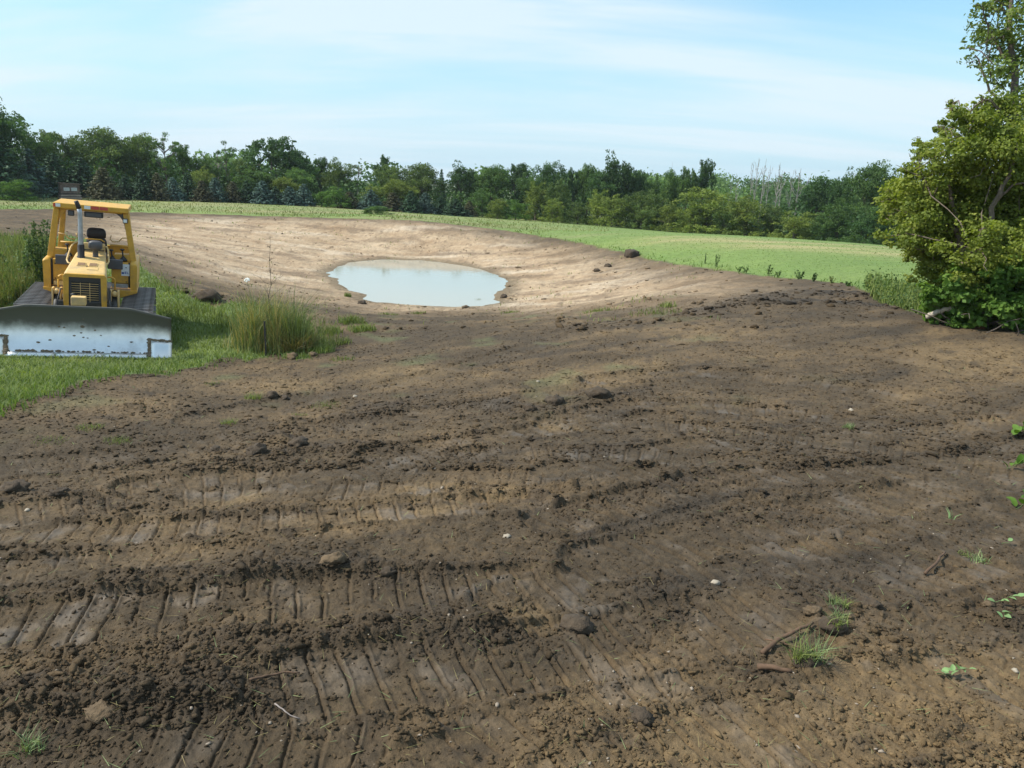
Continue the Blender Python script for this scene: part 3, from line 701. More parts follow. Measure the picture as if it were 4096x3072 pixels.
# back row: (u, top v, width px, extra distance, kind, material, label)
BACK = [
    (-2, 96, 66, 4, 'dome', 'dark', 'tall dark rounded tree at the left frame edge, highest of the far wood'),
    (40, 126, 36, 16, 'dome', 'mid', 'rounded tree just right of the highest dark tree'),
    (62, 132, 30, 22, 'oak', 'olive', 'ragged-topped tree two crowns right of the highest dark tree'),
    (86, 138, 24, 22, 'dome', 'mid', 'low rounded tree behind the wooden stand'),
    (108, 129, 44, 18, 'dome', 'olive', 'broad bumpy-topped tree behind the bulldozer canopy'),
    (130, 140, 26, 20, 'dome', 'mid', 'small green tree filling the dip right of the broad bumpy-topped tree'),
    (147, 135, 32, 18, 'dome', 'olive', 'flat-topped olive tree left of the thin see-through tree'),
    (170, 133, 24, 14, 'sparse', 'mid', 'thin see-through tree with a long bare trunk'),
    (188, 145, 24, 16, 'oak', 'mid', 'pointed loose tree right of the thin see-through tree'),
    (208, 154, 26, 16, 'dome', 'mid', 'low rounded tree left of the narrow spire tree'),
    (230, 142, 17, 14, 'narrow', 'mid', 'narrow spire-shaped tree left of the big open oak'),
    (246, 160, 26, 16, 'dome', 'olive', 'low olive tree at the left foot of the big open oak'),
    (274, 138, 58, 16, 'oak', 'dark', 'big open oak with sky gaps in its crown'),
    (297, 150, 32, 14, 'dome', 'dark', 'dense dark tree merging with the right side of the big open oak'),
    (258, 168, 34, 10, 'dome', 'mid', 'green tree under the left half of the big open oak'),
    (302, 169, 30, 10, 'dome', 'mid', 'green tree under the right half of the big open oak'),
    (322, 158, 22, 18, 'oak', 'dark', 'small dark tree with gaps right of the big open oak'),
    (340, 159, 28, 15, 'dome', 'olive', 'soft olive tree left of the grey leafless brush'),
    (386, 156, 20, 20, 'oak', 'dark', 'loose tree top standing above the middle of the wood'),
    (393, 166, 34, 14, 'dome', 'olive', 'broad olive crown below the loose middle tree top'),
    (420, 164, 40, 14, 'dome', 'olive', 'wide flat crown right of the loose middle tree top'),
    (441, 168, 14, 24, 'spruce', 'spruce', 'small far conifer top in the dip of the treeline'),
    (460, 163, 32, 13, 'dome', 'dark', 'dark dome-topped tree right of the dip in the treeline'),
    (490, 166, 40, 11, 'dome', 'mid', 'wide green tree right of the dark dome-topped tree'),
    (514, 164, 30, 16, 'oak', 'dark', 'dark ragged crown with small gaps at mid treeline'),
    (525, 174, 26, 10, 'dome', 'mid', 'low green tree below the dark ragged crown'),
    (546, 163, 34, 12, 'dome', 'dark', 'smooth umbrella-topped dark tree at mid treeline'),
    (570, 169, 16, 14, 'oak', 'dark', 'slim dark tree in the gap right of the umbrella-topped tree'),
    (586, 165, 26, 14, 'dome', 'mid', 'green tree leaning against the tall dense tree'),
    (612, 154, 36, 12, 'dome', 'dark', 'tall dense dark tree, highest of the right half of the wood'),
    (600, 172, 34, 10, 'dome', 'dark', 'dark shoulder tree below the tall dense tree'),
    (635, 171, 20, 14, 'oak', 'dark', 'small dark round tree right of the tall dense tree'),
    (650, 176, 22, 18, 'dome', 'mid', 'low tree two crowns right of the tall dense tree'),
    (668, 171, 24, 14, 'dome', 'mid', 'rounded tree below the bare double twig'),
    (684, 168, 20, 13, 'oak', 'mid', 'loose tree left of the leaning flat-topped tree'),
    (699, 160, 21, 13, 'oak', 'dark', 'leaning flat-topped dark tree on a bare lower stem'),
    (815, 178, 44, 16, 'dome', 'dark', 'dark wide tree left of the two far right rounded trees'),
    (838, 170, 22, 15, 'dome', 'dark', 'left one of the two rounded trees near the big right tree'),
    (866, 163, 38, 13, 'dome', 'mid', 'right taller one of the two rounded trees near the big right tree'),
    (898, 176, 34, 22, 'dome', 'dark', 'dark tree peeping out left of the big right tree'),
    (930, 180, 40, 22, 'dome', 'dark', 'dark tree mostly hidden behind the big right tree'),
    (965, 182, 40, 22, 'dome', 'mid', 'far tree hidden behind the crown of the big right tree'),
]
for q in BACK: place_tree('broadleaf_tree' if q[4] != 'spruce' else 'spruce_tree', q[0], q[1], q[2], Dl(q[0]) + q[3], q[4], q[5], q[6], GB)
CON = [
    (8, 134, 46, 0, 'spruce', 'spruce', 'large dark conifer at the left frame edge'),
    (36, 147, 34, 5, 'spruce', 'blue', 'large bluish conifer left of the wooden stand'),
    (60, 152, 30, 6, 'spruce', 'spruce', 'dark conifer directly behind the wooden stand'),
    (86, 156, 32, 5, 'spruce', 'spruce', 'broad dark conifer right of the wooden stand'),
    (108, 167, 28, 1, 'spruce', 'brown', 'brown-tipped conifer above the right canopy post'),
    (128, 176, 20, 2, 'spruce', 'spruce', 'small dark spruce between the brown-tipped conifer and a taller one'),
    (147, 170, 26, 1, 'spruce', 'spruce', 'pointed green spruce left of a yellowish spruce'),
    (161, 172, 19, 0, 'spruce', 'brown', 'yellowish narrow spruce below the thin see-through tree'),
    (176, 177, 20, 1, 'spruce', 'blue', 'blue spruce right of the yellowish narrow spruce'),
    (191, 172, 22, 2, 'spruce', 'spruce', 'dark spruce left of a browning spruce'),
    (205, 180, 20, 0, 'spruce', 'brown', 'browning spruce below a yellow-green crown'),
    (218, 177, 20, 1, 'spruce', 'blue', 'blue spruce below the narrow spire-shaped tree'),
    (235, 181, 20, 1, 'spruce', 'brown', 'thin brown-green spruce right of the narrow spire tree'),
    (249, 180, 20, 1, 'spruce', 'spruce', 'dark spruce under the left edge of the big open oak'),
    (264, 180, 23, 0, 'spruce', 'blue', 'wide blue spruce below the big open oak'),
    (277, 186, 18, 1, 'spruce', 'spruce', 'small spruce between two blue spruces below the oak'),
    (291, 186, 22, 0, 'spruce', 'blue', 'grey-blue spruce in front of a yellow-green crown'),
    (305, 183, 20, 1, 'spruce', 'blue', 'silvery blue spruce left of the bright green bush'),
    (350, 191, 22, 1, 'spruce', 'brown', 'brown withered conifer right of the bright green bush'),
    (371, 189, 24, 0, 'spruce', 'blue', 'stout blue spruce behind the round rim shrub'),
    (393, 192, 24, 1, 'spruce', 'brown', 'brownish conifer right of the round rim shrub'),
    (411, 190, 22, 0, 'spruce', 'spruce', 'neat green cone-shaped spruce past the rim shrub'),
    (425, 192, 22, 1, 'spruce', 'blue', 'dull blue spruce beside the neat cone-shaped spruce'),
    (440, 196, 18, 2, 'spruce', 'spruce', 'low dark spruce between the blue spruce and the last one'),
    (455, 198, 26, 0, 'spruce', 'spruce', 'last wide dark spruce of the row'),
    (469, 200, 16, 1, 'spruce', 'brown', 'small brown conifer at the right end of the spruce row'),
]
for q in CON: place_tree('spruce_tree', q[0], q[1], q[2] * 1.3, Dl(q[0]) + q[3], q[4], q[5], q[6], GC)
FRONT = [
    (22, 180, 22, -4, 'bush', 'bright', 'bright green bush at the foot of the leftmost conifer'),
    (207, 168, 20, 8, 'dome', 'yellow', 'yellow-green crown showing above the browning spruce'),
    (288, 178, 22, 7, 'dome', 'yellow', 'yellow-green crown behind the grey-blue spruce'),
    (322, 192, 16, 1, 'bush', 'bright', 'smaller bright green bush beside the bigger one'),
    (337, 187, 24, 0, 'bush', 'bright', 'big bright green bush among the spruces'),
    (374, 185, 18, 8, 'dome', 'yellow', 'yellowish crown behind the stout blue spruce'),
    (399, 180, 26, 8, 'dome', 'yellow', 'yellow-green domed crown above the brownish conifer'),
    (482, 190, 26, 3, 'bush', 'mid', 'dull green bush at the right end of the spruces'),
    (497, 199, 18, 0, 'bush', 'yellow', 'first yellow-green bush right of the spruce row'),
    (515, 200, 22, 0, 'bush', 'bright', 'bright green bush at the end of the pale grass strip'),
    (535, 182, 22, 4, 'bush', 'yellow', 'tall yellow-green tree below the umbrella-topped tree'),
    (556, 180, 24, 4, 'bush', 'olive', 'olive tree right below the umbrella-topped tree'),
    (552, 199, 18, 0, 'bush', 'yellow', 'low yellowish bush at the foot of the olive tree'),
    (577, 203, 22, 0, 'bush', 'olive', 'round olive bush left of the double yellow-green tree'),
    (597, 190, 22, 2, 'bush', 'yellow', 'left crown of the double yellow-green tree below the tall dense tree'),
    (611, 195, 30, 0, 'bush', 'yellow', 'right wider crown of the double yellow-green tree'),
    (634, 192, 26, 3, 'bush', 'olive', 'olive tree right of the double yellow-green tree'),
    (641, 206, 24, 0, 'bush', 'olive', 'low rounded bush before the olive tree'),
    (654, 190, 28, 2, 'bush', 'olive', 'tall olive-green tree left of the widest fringe tree'),
    (668, 203, 26, 0, 'bush', 'yellow', 'rounded yellow-green bush left of the widest fringe tree'),
    (705, 189, 54, 1, 'bush', 'yellow', 'widest yellow-green fringe tree at the field edge'),
    (690, 205, 24, -1, 'bush', 'yellow', 'low bush before the left side of the widest fringe tree'),
    (726, 206, 24, -1, 'bush', 'olive', 'low bush before the right side of the widest fringe tree'),
    (745, 197, 40, 0, 'bush', 'yellow', 'big domed yellow-green tree below the dead trunks'),
    (772, 205, 26, 1, 'bush', 'olive', 'narrow bush right of the tree below the dead trunks'),
    (795, 212, 36, -1, 'bush', 'yellow', 'squat yellow-green bush nearest the pale hay strip'),
    (822, 214, 26, 1, 'bush', 'mid', 'green bush right of the squat yellow-green bush'),
    (838, 200, 34, 2, 'bush', 'mid', 'tall green bush below the two far right rounded trees'),
    (866, 212, 30, 0, 'bush', 'dark', 'dark bush left of the big right tree'),
    (880, 198, 36, 2, 'bush', 'mid', 'last fringe tree left of the big right tree'),
    (905, 232, 44, -2, 'bush', 'dark', 'low dark thicket at the far right field edge'),
    (940, 235, 44, -2, 'bush', 'mid', 'low thicket behind the big right tree'),
]
for q in FRONT: place_tree('fringe_tree' if q[2] > 24 else 'bush', q[0], q[1], q[2] * 1.18, Dl(q[0]) + q[3], q[4], q[5], q[6], GF, 'tree' if q[2] > 24 else 'bush')
DEAD = [
    (668, 160, 10, 18, 'bare double twig standing above the rounded tree'), (636, 167, 8, 20, 'thin dead stem right of the tall dense tree'), (221, 148, 22, 20, 'grey leafless treetop left of the narrow spire tree'),
    (357, 163, 26, 14, 'grey leafless brush in the dip right of the soft olive tree'),
    (727, 178, 8, 14, 'short pale dead trunk, leftmost of the dead trees'), (733, 176, 8, 18, 'short pale dead trunk, second from the left of the dead trees'),
    (746, 158, 12, 14, 'straight dead tree left of the tallest one'), (751, 155, 14, 16, 'tallest dead tree above the fringe'), (757, 156, 16, 11, 'forked dead tree touching the tallest one'),
    (764, 163, 12, 15, 'thin leaning dead tree between two groups'), (773, 160, 16, 11, 'many-stemmed dead tree in the middle of the group'), (777, 168, 14, 16, 'low dead tree right of the many-stemmed one'),
    (787, 168, 14, 12, 'leaning dead tree, second from the right of the group'), (792, 166, 22, 13, 'rightmost dead tree with a wide fan of twigs'), (846, 168, 12, 20, 'bare twigs between the two far right rounded trees'),
]
for q in DEAD: place_tree('dead_tree', q[0], q[1], q[2] * 1.55, Dl(q[0]) + q[3], 'dead', None, q[4], 'dead trees in the far wood', 'dead tree', trunk_mat=M_DEAD if q[0] > 700 else M_GREYB)
place_tree('shrub', 379, 206, 24, 76.5, 'bush', 'mid', 'round green shrub on the far rim of the bare soil', None, 'shrub')
place_tree('shrub', 367, 212.5, 10, 76.5, 'bush', 'mid', 'small green shrub beside the round rim shrub', None, 'shrub')
# far-off wood and the filling between the rows
def crowns_mass(name, spots, quads, leaf, mat, seed):
    r = np.random.default_rng(seed); Ps, Ns, Ts = [], [], []
    for x, y, z, w, h in spots:
        L = [(x + r.uniform(-.3, .3) * w, y + r.uniform(-.3, .3) * w, z + h * r.uniform(.35, .78), w * r.uniform(.2, .34), h * r.uniform(.18, .28)) for _ in range(6)] + [(x, y, z + h * .3, w * .42, h * .3)]
        P, nm, k = lobed(L, quads, r); Ps.append(P); Ns.append(nm); Ts.append(np.full(quads, r.random()))
    me = leaves_mesh(name, np.vstack(Ps), np.vstack(Ns), leaf, r, .7, tint=np.concatenate(Ts) * .8 + .1)
    o = obj(name, me, mat); tag(o, kind='stuff'); return o
sp = []
for i in range(150):
    a = math.radians(rng.uniform(2, 46)); d = rng.uniform(210, 420); x, y = d * math.sin(a), d * math.cos(a); z = float(gz(x, y)[0])
    ztop = H + d * (.0165 + .004 * rng.normal()); sp.append((x, y, z, rng.uniform(12, 20), max(ztop - z, 5)))
for i in range(40):
    a = math.radians(rng.uniform(-48, 2)); d = rng.uniform(190, 300); x, y = d * math.sin(a), d * math.cos(a); z = float(gz(x, y)[0]); sp.append((x, y, z, rng.uniform(12, 18), rng.uniform(9, 12)))
crowns_mass('distant_wood', sp, 700, .5, LM['mid'], 5)
sp = []
for u in np.arange(-60, 1060, 7.5):
    d = Dl(u) + rng.uniform(9, 30); r_ = ray(u, 230); rh = math.hypot(r_[0], r_[1]); x, y = r_[0] / rh * d, r_[1] / rh * d; sp.append((x, y, float(gz(x, y)[0]) - .1, rng.uniform(3.5, 6), rng.uniform(3.2, 5.2)))
for u in np.arange(-60, 1060, 12):
    d = Dl(u) + rng.uniform(5, 9); r_ = ray(u, 230); rh = math.hypot(r_[0], r_[1]); x, y = r_[0] / rh * d, r_[1] / rh * d; sp.append((x, y, float(gz(x, y)[0]) - .1, rng.uniform(2.0, 3.0), rng.uniform(1.0, 1.9)))
crowns_mass('undergrowth', sp, 260, .22, LM['dark'], 6)

# ------------------------------------------------------------------ small mesh helpers for built objects
def bm_obj(name, bm, mat, parent=None, sm=False):
    me = bpy.data.meshes.new(name); bmesh.ops.recalc_face_normals(bm, faces=bm.faces[:]); bm.to_mesh(me); bm.free()
    if sm: smooth_on(me)
    return obj(name, me, mat, parent)
def add_box(bm, c_, s_, rot=None, top=None):
    """box; top = (sx, sy) scale of the top face"""
    vs = []
    for z in (-.5, .5):
        k = top if (top and z > 0) else (1, 1)
        for x, y in ((-.5, -.5), (.5, -.5), (.5, .5), (-.5, .5)):
            v = Vector((x * s_[0] * k[0], y * s_[1] * k[1], z * s_[2]))
            if rot is not None: v = rot @ v
            vs.append(bm.verts.new(v + Vector(c_)))
    for f in ((0, 3, 2, 1), (4, 5, 6, 7), (0, 1, 5, 4), (1, 2, 6, 5), (2, 3, 7, 6), (3, 0, 4, 7)): bm.faces.new([vs[i] for i in f])
def box(name, c_, s_, mat, parent, bev=.012, rot=None, top=None):
    bm = bmesh.new(); add_box(bm, c_, s_, rot, top)
    if bev: bmesh.ops.bevel(bm, geom=bm.edges[:], offset=bev, segments=2, affect='EDGES', profile=.5)
    return bm_obj(name, bm, mat, parent)
def prism(name, poly, x0, x1, mat, parent, axis='x', bev=.0):
    bm = bmesh.new()
    mk = (lambda t, p: (t, p[0], p[1])) if axis == 'x' else ((lambda t, p: (p[0], t, p[1])) if axis == 'y' else (lambda t, p: (p[0], p[1], t)))
    A = [bm.verts.new(mk(x0, p)) for p in poly]; B = [bm.verts.new(mk(x1, p)) for p in poly]
    bm.faces.new(A); bm.faces.new(B[::-1]); n = len(poly)
    for i in range(n): bm.faces.new((A[i], A[(i + 1) % n], B[(i + 1) % n], B[i]))
    if bev: bmesh.ops.bevel(bm, geom=bm.edges[:], offset=bev, segments=2, affect='EDGES', profile=.5)
    return bm_obj(name, bm, mat, parent)
def pipe(name, P, R, mat, parent, sides=10, caps=True):
    V, Fq = tube(P, np.full(len(P), R) if np.isscalar(R) else R, sides)
    me = bpy.data.meshes.new(name); faces = [tuple(f) for f in Fq]
    if caps: faces += [tuple(range(sides))[::-1], tuple(range(len(V) - sides, len(V)))]
    me.from_pydata([tuple(v) for v in V], [], faces); smooth_on(me)
    return obj(name, me, mat, parent)
def lathe(name, prof, c_, mat, parent, n=20):
    bm = bmesh.new(); rings = []
    for r_, z in prof: rings.append([bm.verts.new((c_[0] + r_ * math.cos(k * math.tau / n), c_[1] + r_ * math.sin(k * math.tau / n), c_[2] + z)) for k in range(n)])
    for a_, b_ in zip(rings, rings[1:]):
        for k in range(n): bm.faces.new((a_[k], a_[(k + 1) % n], b_[(k + 1) % n], b_[k]))
    bm.faces.new(rings[0][::-1]); bm.faces.new(rings[-1])
    return bm_obj(name, bm, mat, parent, True)

# ------------------------------------------------------------------ bulldozer (local: x right, y away from the viewer, z up)
YEL = simple('machine_yellow', (.60, .325, .040), .5, var=.14, scale=9, dirt=(.26, .18, .10), dirt_amt=.6)
YELP = simple('pale_machine_yellow', (.64, .43, .17), .55, var=.12, scale=9, dirt=(.40, .30, .19), dirt_amt=.6)  # paler, less saturated yellow for the hood, rails and small parts
BLK = simple('black_rubber', (.022, .022, .024), .6, var=.3, scale=9)
DGREY = simple('dark_grey_paint', (.075, .073, .078), .5, var=.15)
GRL = simple('dark_grille_paint', (.045, .043, .045), .55, var=.2)
STEEL = simple('scoured_blade_steel', (.88, .86, .82), .33, metal=1., var=.08, scale=3, dirt=(.20, .15, .10), dirt_amt=.30, bump=.05, bscale=30)
SHOE = simple('track_steel', (.30, .28, .27), .42, metal=.75, var=.35, scale=12, dirt=(.085, .062, .042), dirt_amt=.9)
GALV = simple('galvanised_pipe', (.42, .43, .45), .42, metal=.8, var=.2, scale=14)
RUST = simple('sooty_pipe', (.035, .032, .034), .7, var=.4)
WHITE = simple('white_vinyl', (.78, .80, .80), .4, var=.05)
RED = simple('red_vinyl', (.52, .07, .055), .45, var=.15)
BLUE = simple('blue_print', (.06, .12, .36), .4, var=.1)
MUDM = simple('caked_mud_clay', (.20, .145, .095), .95, var=.4, scale=20, bump=.6, bscale=40)
CHAS = simple('greasy_black_steel', (.035, .032, .028), .6, var=.4)
VENT = simple('brown_vent_mesh', (.22, .13, .065), .8, var=.3, scale=60)
_t = STEEL.node_tree; _p = next(n for n in _t.nodes if n.type == 'BSDF_PRINCIPLED'); _l = _p.inputs['Base Color'].links[0].from_socket
_tc = N(_t, 'ShaderNodeTexCoord'); _sx = N(_t, 'ShaderNodeSeparateXYZ'); _t.links.new(_tc.outputs['Object'], _sx.inputs[0]); _nz = N(_t, 'ShaderNodeTexNoise', i_Scale=2.2, i_Detail=8., i_Roughness=.65); _t.links.new(_tc.outputs['Object'], _nz.inputs['Vector'])
_m1 = N(_t, 'ShaderNodeMath', operation='MULTIPLY_ADD', n1=.34); _t.links.new(_nz.outputs['Fac'], _m1.inputs[0]); _t.links.new(_sx.outputs[2], _m1.inputs[2])
_mr = N(_t, 'ShaderNodeMapRange', interpolation_type='SMOOTHSTEP'); _mr.inputs[1].default_value, _mr.inputs[2].default_value, _mr.inputs[4].default_value = .57, .82, .94; _t.links.new(_m1.outputs[0], _mr.inputs[0])
_mx = N(_t, 'ShaderNodeMix', data_type='RGBA'); _mx.inputs['B'].default_value = (.080, .072, .052, 1); _t.links.new(_mr.outputs[0], _mx.inputs[0]); _t.links.new(_l, _mx.inputs['A']); _t.links.new(_mx.outputs['Result'], _p.inputs['Base Color'])
_rr = N(_t, 'ShaderNodeMapRange'); _rr.inputs[3].default_value, _rr.inputs[4].default_value = .40, .58; _me = N(_t, 'ShaderNodeMapRange'); _me.inputs[3].default_value, _me.inputs[4].default_value = 1.0, .45; _t.links.new(_mr.outputs[0], _me.inputs[0]); _t.links.new(_me.outputs[0], _p.inputs['Metallic']); _t.links.new(_mr.outputs[0], _rr.inputs[0]); _t.links.new(_rr.outputs[0], _p.inputs['Roughness'])
DZ = empty('bulldozer', (0, 0, 0))
tag(DZ, 'yellow crawler bulldozer with a wide steel blade, parked on the grass', 'bulldozer')
DZ.rotation_mode = 'YXZ'; DZ.rotation_euler = (.031, .0762, .4064); DZ.scale = (.94,) * 3
DZ.location = (-8.5097 * .94, 14.7438 * .94, H + (-.7512 - H) * .94)
# blade
BW, RB = 1.63, 1.14
def ztop(x): return .96 - .17 * max(0, (abs(x) - .88)) / .75
def blade_pt(x, s, off=0.):
    ph = math.radians(35 - 50 * s)
    return Vector((x, -RB + (RB - off) * math.cos(ph), .03 + (RB * math.sin(math.radians(35)) - (RB - off) * math.sin(ph)) * (ztop(x) - .03) / .95))
def blade_patch(name, x0, x1, s0, s1, off, th, mat, parent, nx_=20, ns=14, clampx=True):
    bm = bmesh.new(); Fr, Bk = [], []
    for i in range(nx_ + 1):
        x = x0 + (x1 - x0) * i / nx_
        Fr.append([bm.verts.new(blade_pt(x, s0 + (s1 - s0) * j / ns, off)) for j in range(ns + 1)])
        Bk.append([bm.verts.new(blade_pt(x, s0 + (s1 - s0) * j / ns, off - th)) for j in range(ns + 1)])
    for i in range(nx_):
        for j in range(ns):
            bm.faces.new((Fr[i][j], Fr[i + 1][j], Fr[i + 1][j + 1], Fr[i][j + 1])); bm.faces.new((Bk[i][j], Bk[i][j + 1], Bk[i + 1][j + 1], Bk[i + 1][j]))
        bm.faces.new((Fr[i][0], Bk[i][0], Bk[i + 1][0], Fr[i + 1][0])); bm.faces.new((Fr[i][ns], Fr[i + 1][ns], Bk[i + 1][ns], Bk[i][ns]))
    for j in range(ns):
        bm.faces.new((Fr[0][j], Fr[0][j + 1], Bk[0][j + 1], Bk[0][j])); bm.faces.new((Fr[nx_][j], Bk[nx_][j], Bk[nx_][j + 1], Fr[nx_][j + 1]))
    o = bm_obj(name, bm, mat, parent)
    o.data.polygons.foreach_set('use_smooth', [abs(p_.normal.x) < .5 and p_.area > .001 for p_ in o.data.polygons])
    return o
blade = blade_patch('blade', -BW, BW, 0, 1, 0., .03, STEEL, DZ, 40, 20)
for x0, x1 in ((-1.24, -.42), (-.41, .40), (.41, 1.24)): blade_patch('cutting_edge', x0, x1, -.06, .055, .022, .02, STEEL, blade, 6, 2)
for sx in (-1, 1): blade_patch('end_bit', *sorted((sx * 1.26, sx * 1.645)), -.06, .36, .03, .028, STEEL, blade, 4, 6)
def mud_lumps(pts, seed):
    bm = bmesh.new(); r = np.random.default_rng(seed)
    for p_, sz in pts:
        ret = bmesh.ops.create_icosphere(bm, subdivisions=1, radius=1.)
        for v in ret['verts']:
            k = sz * (.75 + .5 * r.random()); v.co = Vector((v.co.x * k * 1.5, v.co.y * k * .55, v.co.z * k * .8)) + p_
    return bm
ml = []
for sx in (-1, 1):
    for k in range(16): ml.append((blade_pt(sx * (1.235 - .012 * rng.random()), .37 * k / 15, .016), .022 + .02 * rng.random()))
    for k in range(18): ml.append((blade_pt(sx * (1.22 + .40 * k / 17), .385 + .02 * rng.random(), .016), .020 + .022 * rng.random()))
for k in range(70):
    x = -1.2 + 2.4 * rng.random(); ml.append((blade_pt(x, .065 + .02 * rng.random(), .014), .012 + .018 * rng.random() * (1.4 - .5 * (x + 1.2))))
for x, s in ((.04, .60), (.05, .58), (.26, .52), (-.27, .56), (.02, .46), (.36, .42), (-.10, .40), (.06, .37), (.13, .36), (-.35, .57), (.06, .74), (.5, .2), (-.5, .3), (.25, .12), (-.7, .25), (.9, .3)):
    ml.append((blade_pt(x, s, .008), .012 + .014 * rng.random()))
tag(bm_obj('caked_mud', mud_lumps(ml, 4), MUDM, blade), kind='stuff')
box('lift_bracket', (-.05, .42, .99), (.26, .2, .17), YELP, DZ, .015)
for sx in (-1, 1):
    prism('push_arm', [(.1, .25), (.1, .5), (2.2, .42), (2.2, .28)], sx * .60 - .05, sx * .60 + .05, YEL, DZ, bev=.01)
# chassis and tracks
box('chassis', (0, 2.4, .55), (1.0, 2.6, .62), CHAS, DZ, .03)
shoe_bm = bmesh.new(); add_box(shoe_bm, (0, 0, .012), (.64, .15, .024)); add_box(shoe_bm, (0, .045, .055), (.64, .024, .065))
shoe_me = bpy.data.meshes.new('track_shoe'); shoe_bm.to_mesh(shoe_me); shoe_bm.free(); shoe_me.materials.append(SHOE)
def track_path(n, y0=1.05, y1=3.75, r_=.315, zc=.355):
    st = y1 - y0; per = 2 * st + math.tau * r_; out = []
    for k in range(n):
        d = per * k / n
        if d < st: out.append((y0 + d, zc + r_, 0.))
        elif d < st + math.pi * r_: a_ = (d - st) / r_; out.append((y1 + r_ * math.sin(a_), zc + r_ * math.cos(a_), -a_))
        elif d < 2 * st + math.pi * r_: out.append((y1 - (d - st - math.pi * r_), zc - r_, math.pi))
        else: a_ = (d - 2 * st - math.pi * r_) / r_; out.append((y0 - r_ * math.sin(a_), zc - r_ * math.cos(a_), math.pi - a_))
    return out
for sx in (-1, 1):
    tr = prism('track', [(.95, .12), (.95, .58), (3.8, .58), (3.8, .12)], sx * .95 - .16, sx * .95 + .16, CHAS, DZ, bev=.04)
    for y, z, a_ in track_path(44):
        o = obj('track_shoe', shoe_me, None, tr); o.location = (sx * .95, y, z); o.rotation_euler = (a_, 0, 0)
    for y in (1.05, 3.75): pipe('track_wheel', [(sx * .95 - .12, y, .355), (sx * .95 + .12, y, .355)], .28, CHAS, tr, 18)
# hood, radiator frame and grille
def section(w, zt, zb, y, rc, n=4):
    pts = [(-w / 2, y, zb)]
    for k in range(n + 1): a_ = math.pi - math.pi / 2 * k / n; pts.append((-w / 2 + rc + rc * math.cos(a_), y, zt - rc + rc * math.sin(a_)))
    for k in range(n + 1): a_ = math.pi / 2 - math.pi / 2 * k / n; pts.append((w / 2 - rc + rc * math.cos(a_), y, zt - rc + rc * math.sin(a_)))
    pts.append((w / 2, y, zb)); return pts
def loft(name, secs, mat, parent, sm=True):
    bm = bmesh.new(); R_ = [[bm.verts.new(p_) for p_ in s_] for s_ in secs]
    for a_, b_ in zip(R_, R_[1:]):
        for k in range(len(a_) - 1): bm.faces.new((a_[k], a_[k + 1], b_[k + 1], b_[k]))
    bm.faces.new(R_[0]); bm.faces.new(R_[-1][::-1])
    o = bm_obj(name, bm, mat, parent, False); o.data.polygons.foreach_set('use_smooth', [len(p_.vertices) == 4 for p_ in o.data.polygons]); return o
hood = loft('hood', [section(.735, 1.375, .75, 1.165, .05), section(.775, 1.415, .75, 1.20, .06), section(.78, 1.44, .75, 1.30, .065), section(.60, 1.66, .75, 2.45, .05), section(.56, 1.70, .75, 2.72, .05)], YELP, DZ)
def hood_z(y): return 1.44 + (y - 1.3) / 1.15 * .22
hsl = Matrix.Rotation(math.atan(.22 / 1.15), 3, 'X')
for x in (-.115, .105):
    v = box('hood_vent', (x, 1.72, hood_z(1.72) + .006), (.165, .21, .012), YELP, hood, .003, hsl); box('vent_mesh', (x, 1.72, hood_z(1.72) + .0145), (.135, .165, .008), VENT, v, 0, hsl)
box('hood_door', (.11, 1.50, hood_z(1.50) + .004), (.21, .17, .008), YELP, hood, .003, hsl)
box('door_latch', (-.005, 1.62, hood_z(1.62) + .012), (.012, .1, .014), CHAS, hood, .002, hsl)
fr = prism('radiator_frame', [(-.395, .30), (-.395, 1.37), (-.36, 1.415), (.36, 1.415), (.395, 1.37), (.395, .30), (.30, .30), (.30, 1.36), (-.30, 1.36), (-.30, .30)], 1.09, 1.19, YEL, DZ, axis='y', bev=.012)
gp = box('grille', (0, 1.16, .83), (.60, .03, 1.06), BLK, DZ, 0)
prism('grille_header', [(1.115, 1.25), (1.10, 1.355), (1.145, 1.36), (1.145, 1.25)], -.298, .298, GRL, gp)
for sx in (-1, 1): box('grille_cheek', (sx * .272, 1.125, .80), (.055, .03, .88), GRL, gp, .004)
for k in range(17):
    pipe('grille_bar', [(-.243, 1.118, 1.215 - .047 * k), (.243, 1.118, 1.215 - .047 * k)], .0055, YELP, gp, 6)
for x in (-.085, .085): pipe('grille_upright', [(x, 1.108, 1.235), (x, 1.108, .42)], .006, YELP, gp, 6)
for sx in (-1, 1):
    pipe('hydraulic_hose', [(sx * .43, 1.6, 1.0), (sx * .45, 1.2, 1.08), (sx * .47, .9, .9), (sx * .50, .8, .6)], .016, BLK, DZ, 8)
    for yy, zz in ((2.46, 1.40), (2.46, 1.08)): box('panel_bolt', (sx * .69, yy + .012, zz), (.022, .02, .022), CHAS, DZ, .004)
    box('door_seam', (sx * .565, 2.476, 1.045), (.33, .006, .012), CHAS, DZ, 0)
pipe('hose', [(-.24, 1.06, .99), (-.20, 1.02, 1.0), (-.16, 1.03, .97)], .035, CHAS, DZ)
# lift cylinders beside the radiator
for sx in (-1, 1):
    lc = box('lift_cylinder_bracket', (sx * .60, 1.32, .85), (.03, .22, .46), YELP, DZ, .006); box('bracket_plate', (sx * .46, 1.32, .85), (.03, .22, .46), YELP, lc, .006)
    pipe('lift_cylinder', [(sx * .53, 1.45, 1.02), (sx * .53, .9, .55)], .055, CHAS, lc, 12); lathe('trunnion_cap', [(.03, -.05), (.062, -.03), (.066, .02), (.04, .05), (.012, .065)], (sx * .53, 1.28, 1.0), YELP, lc, 12)
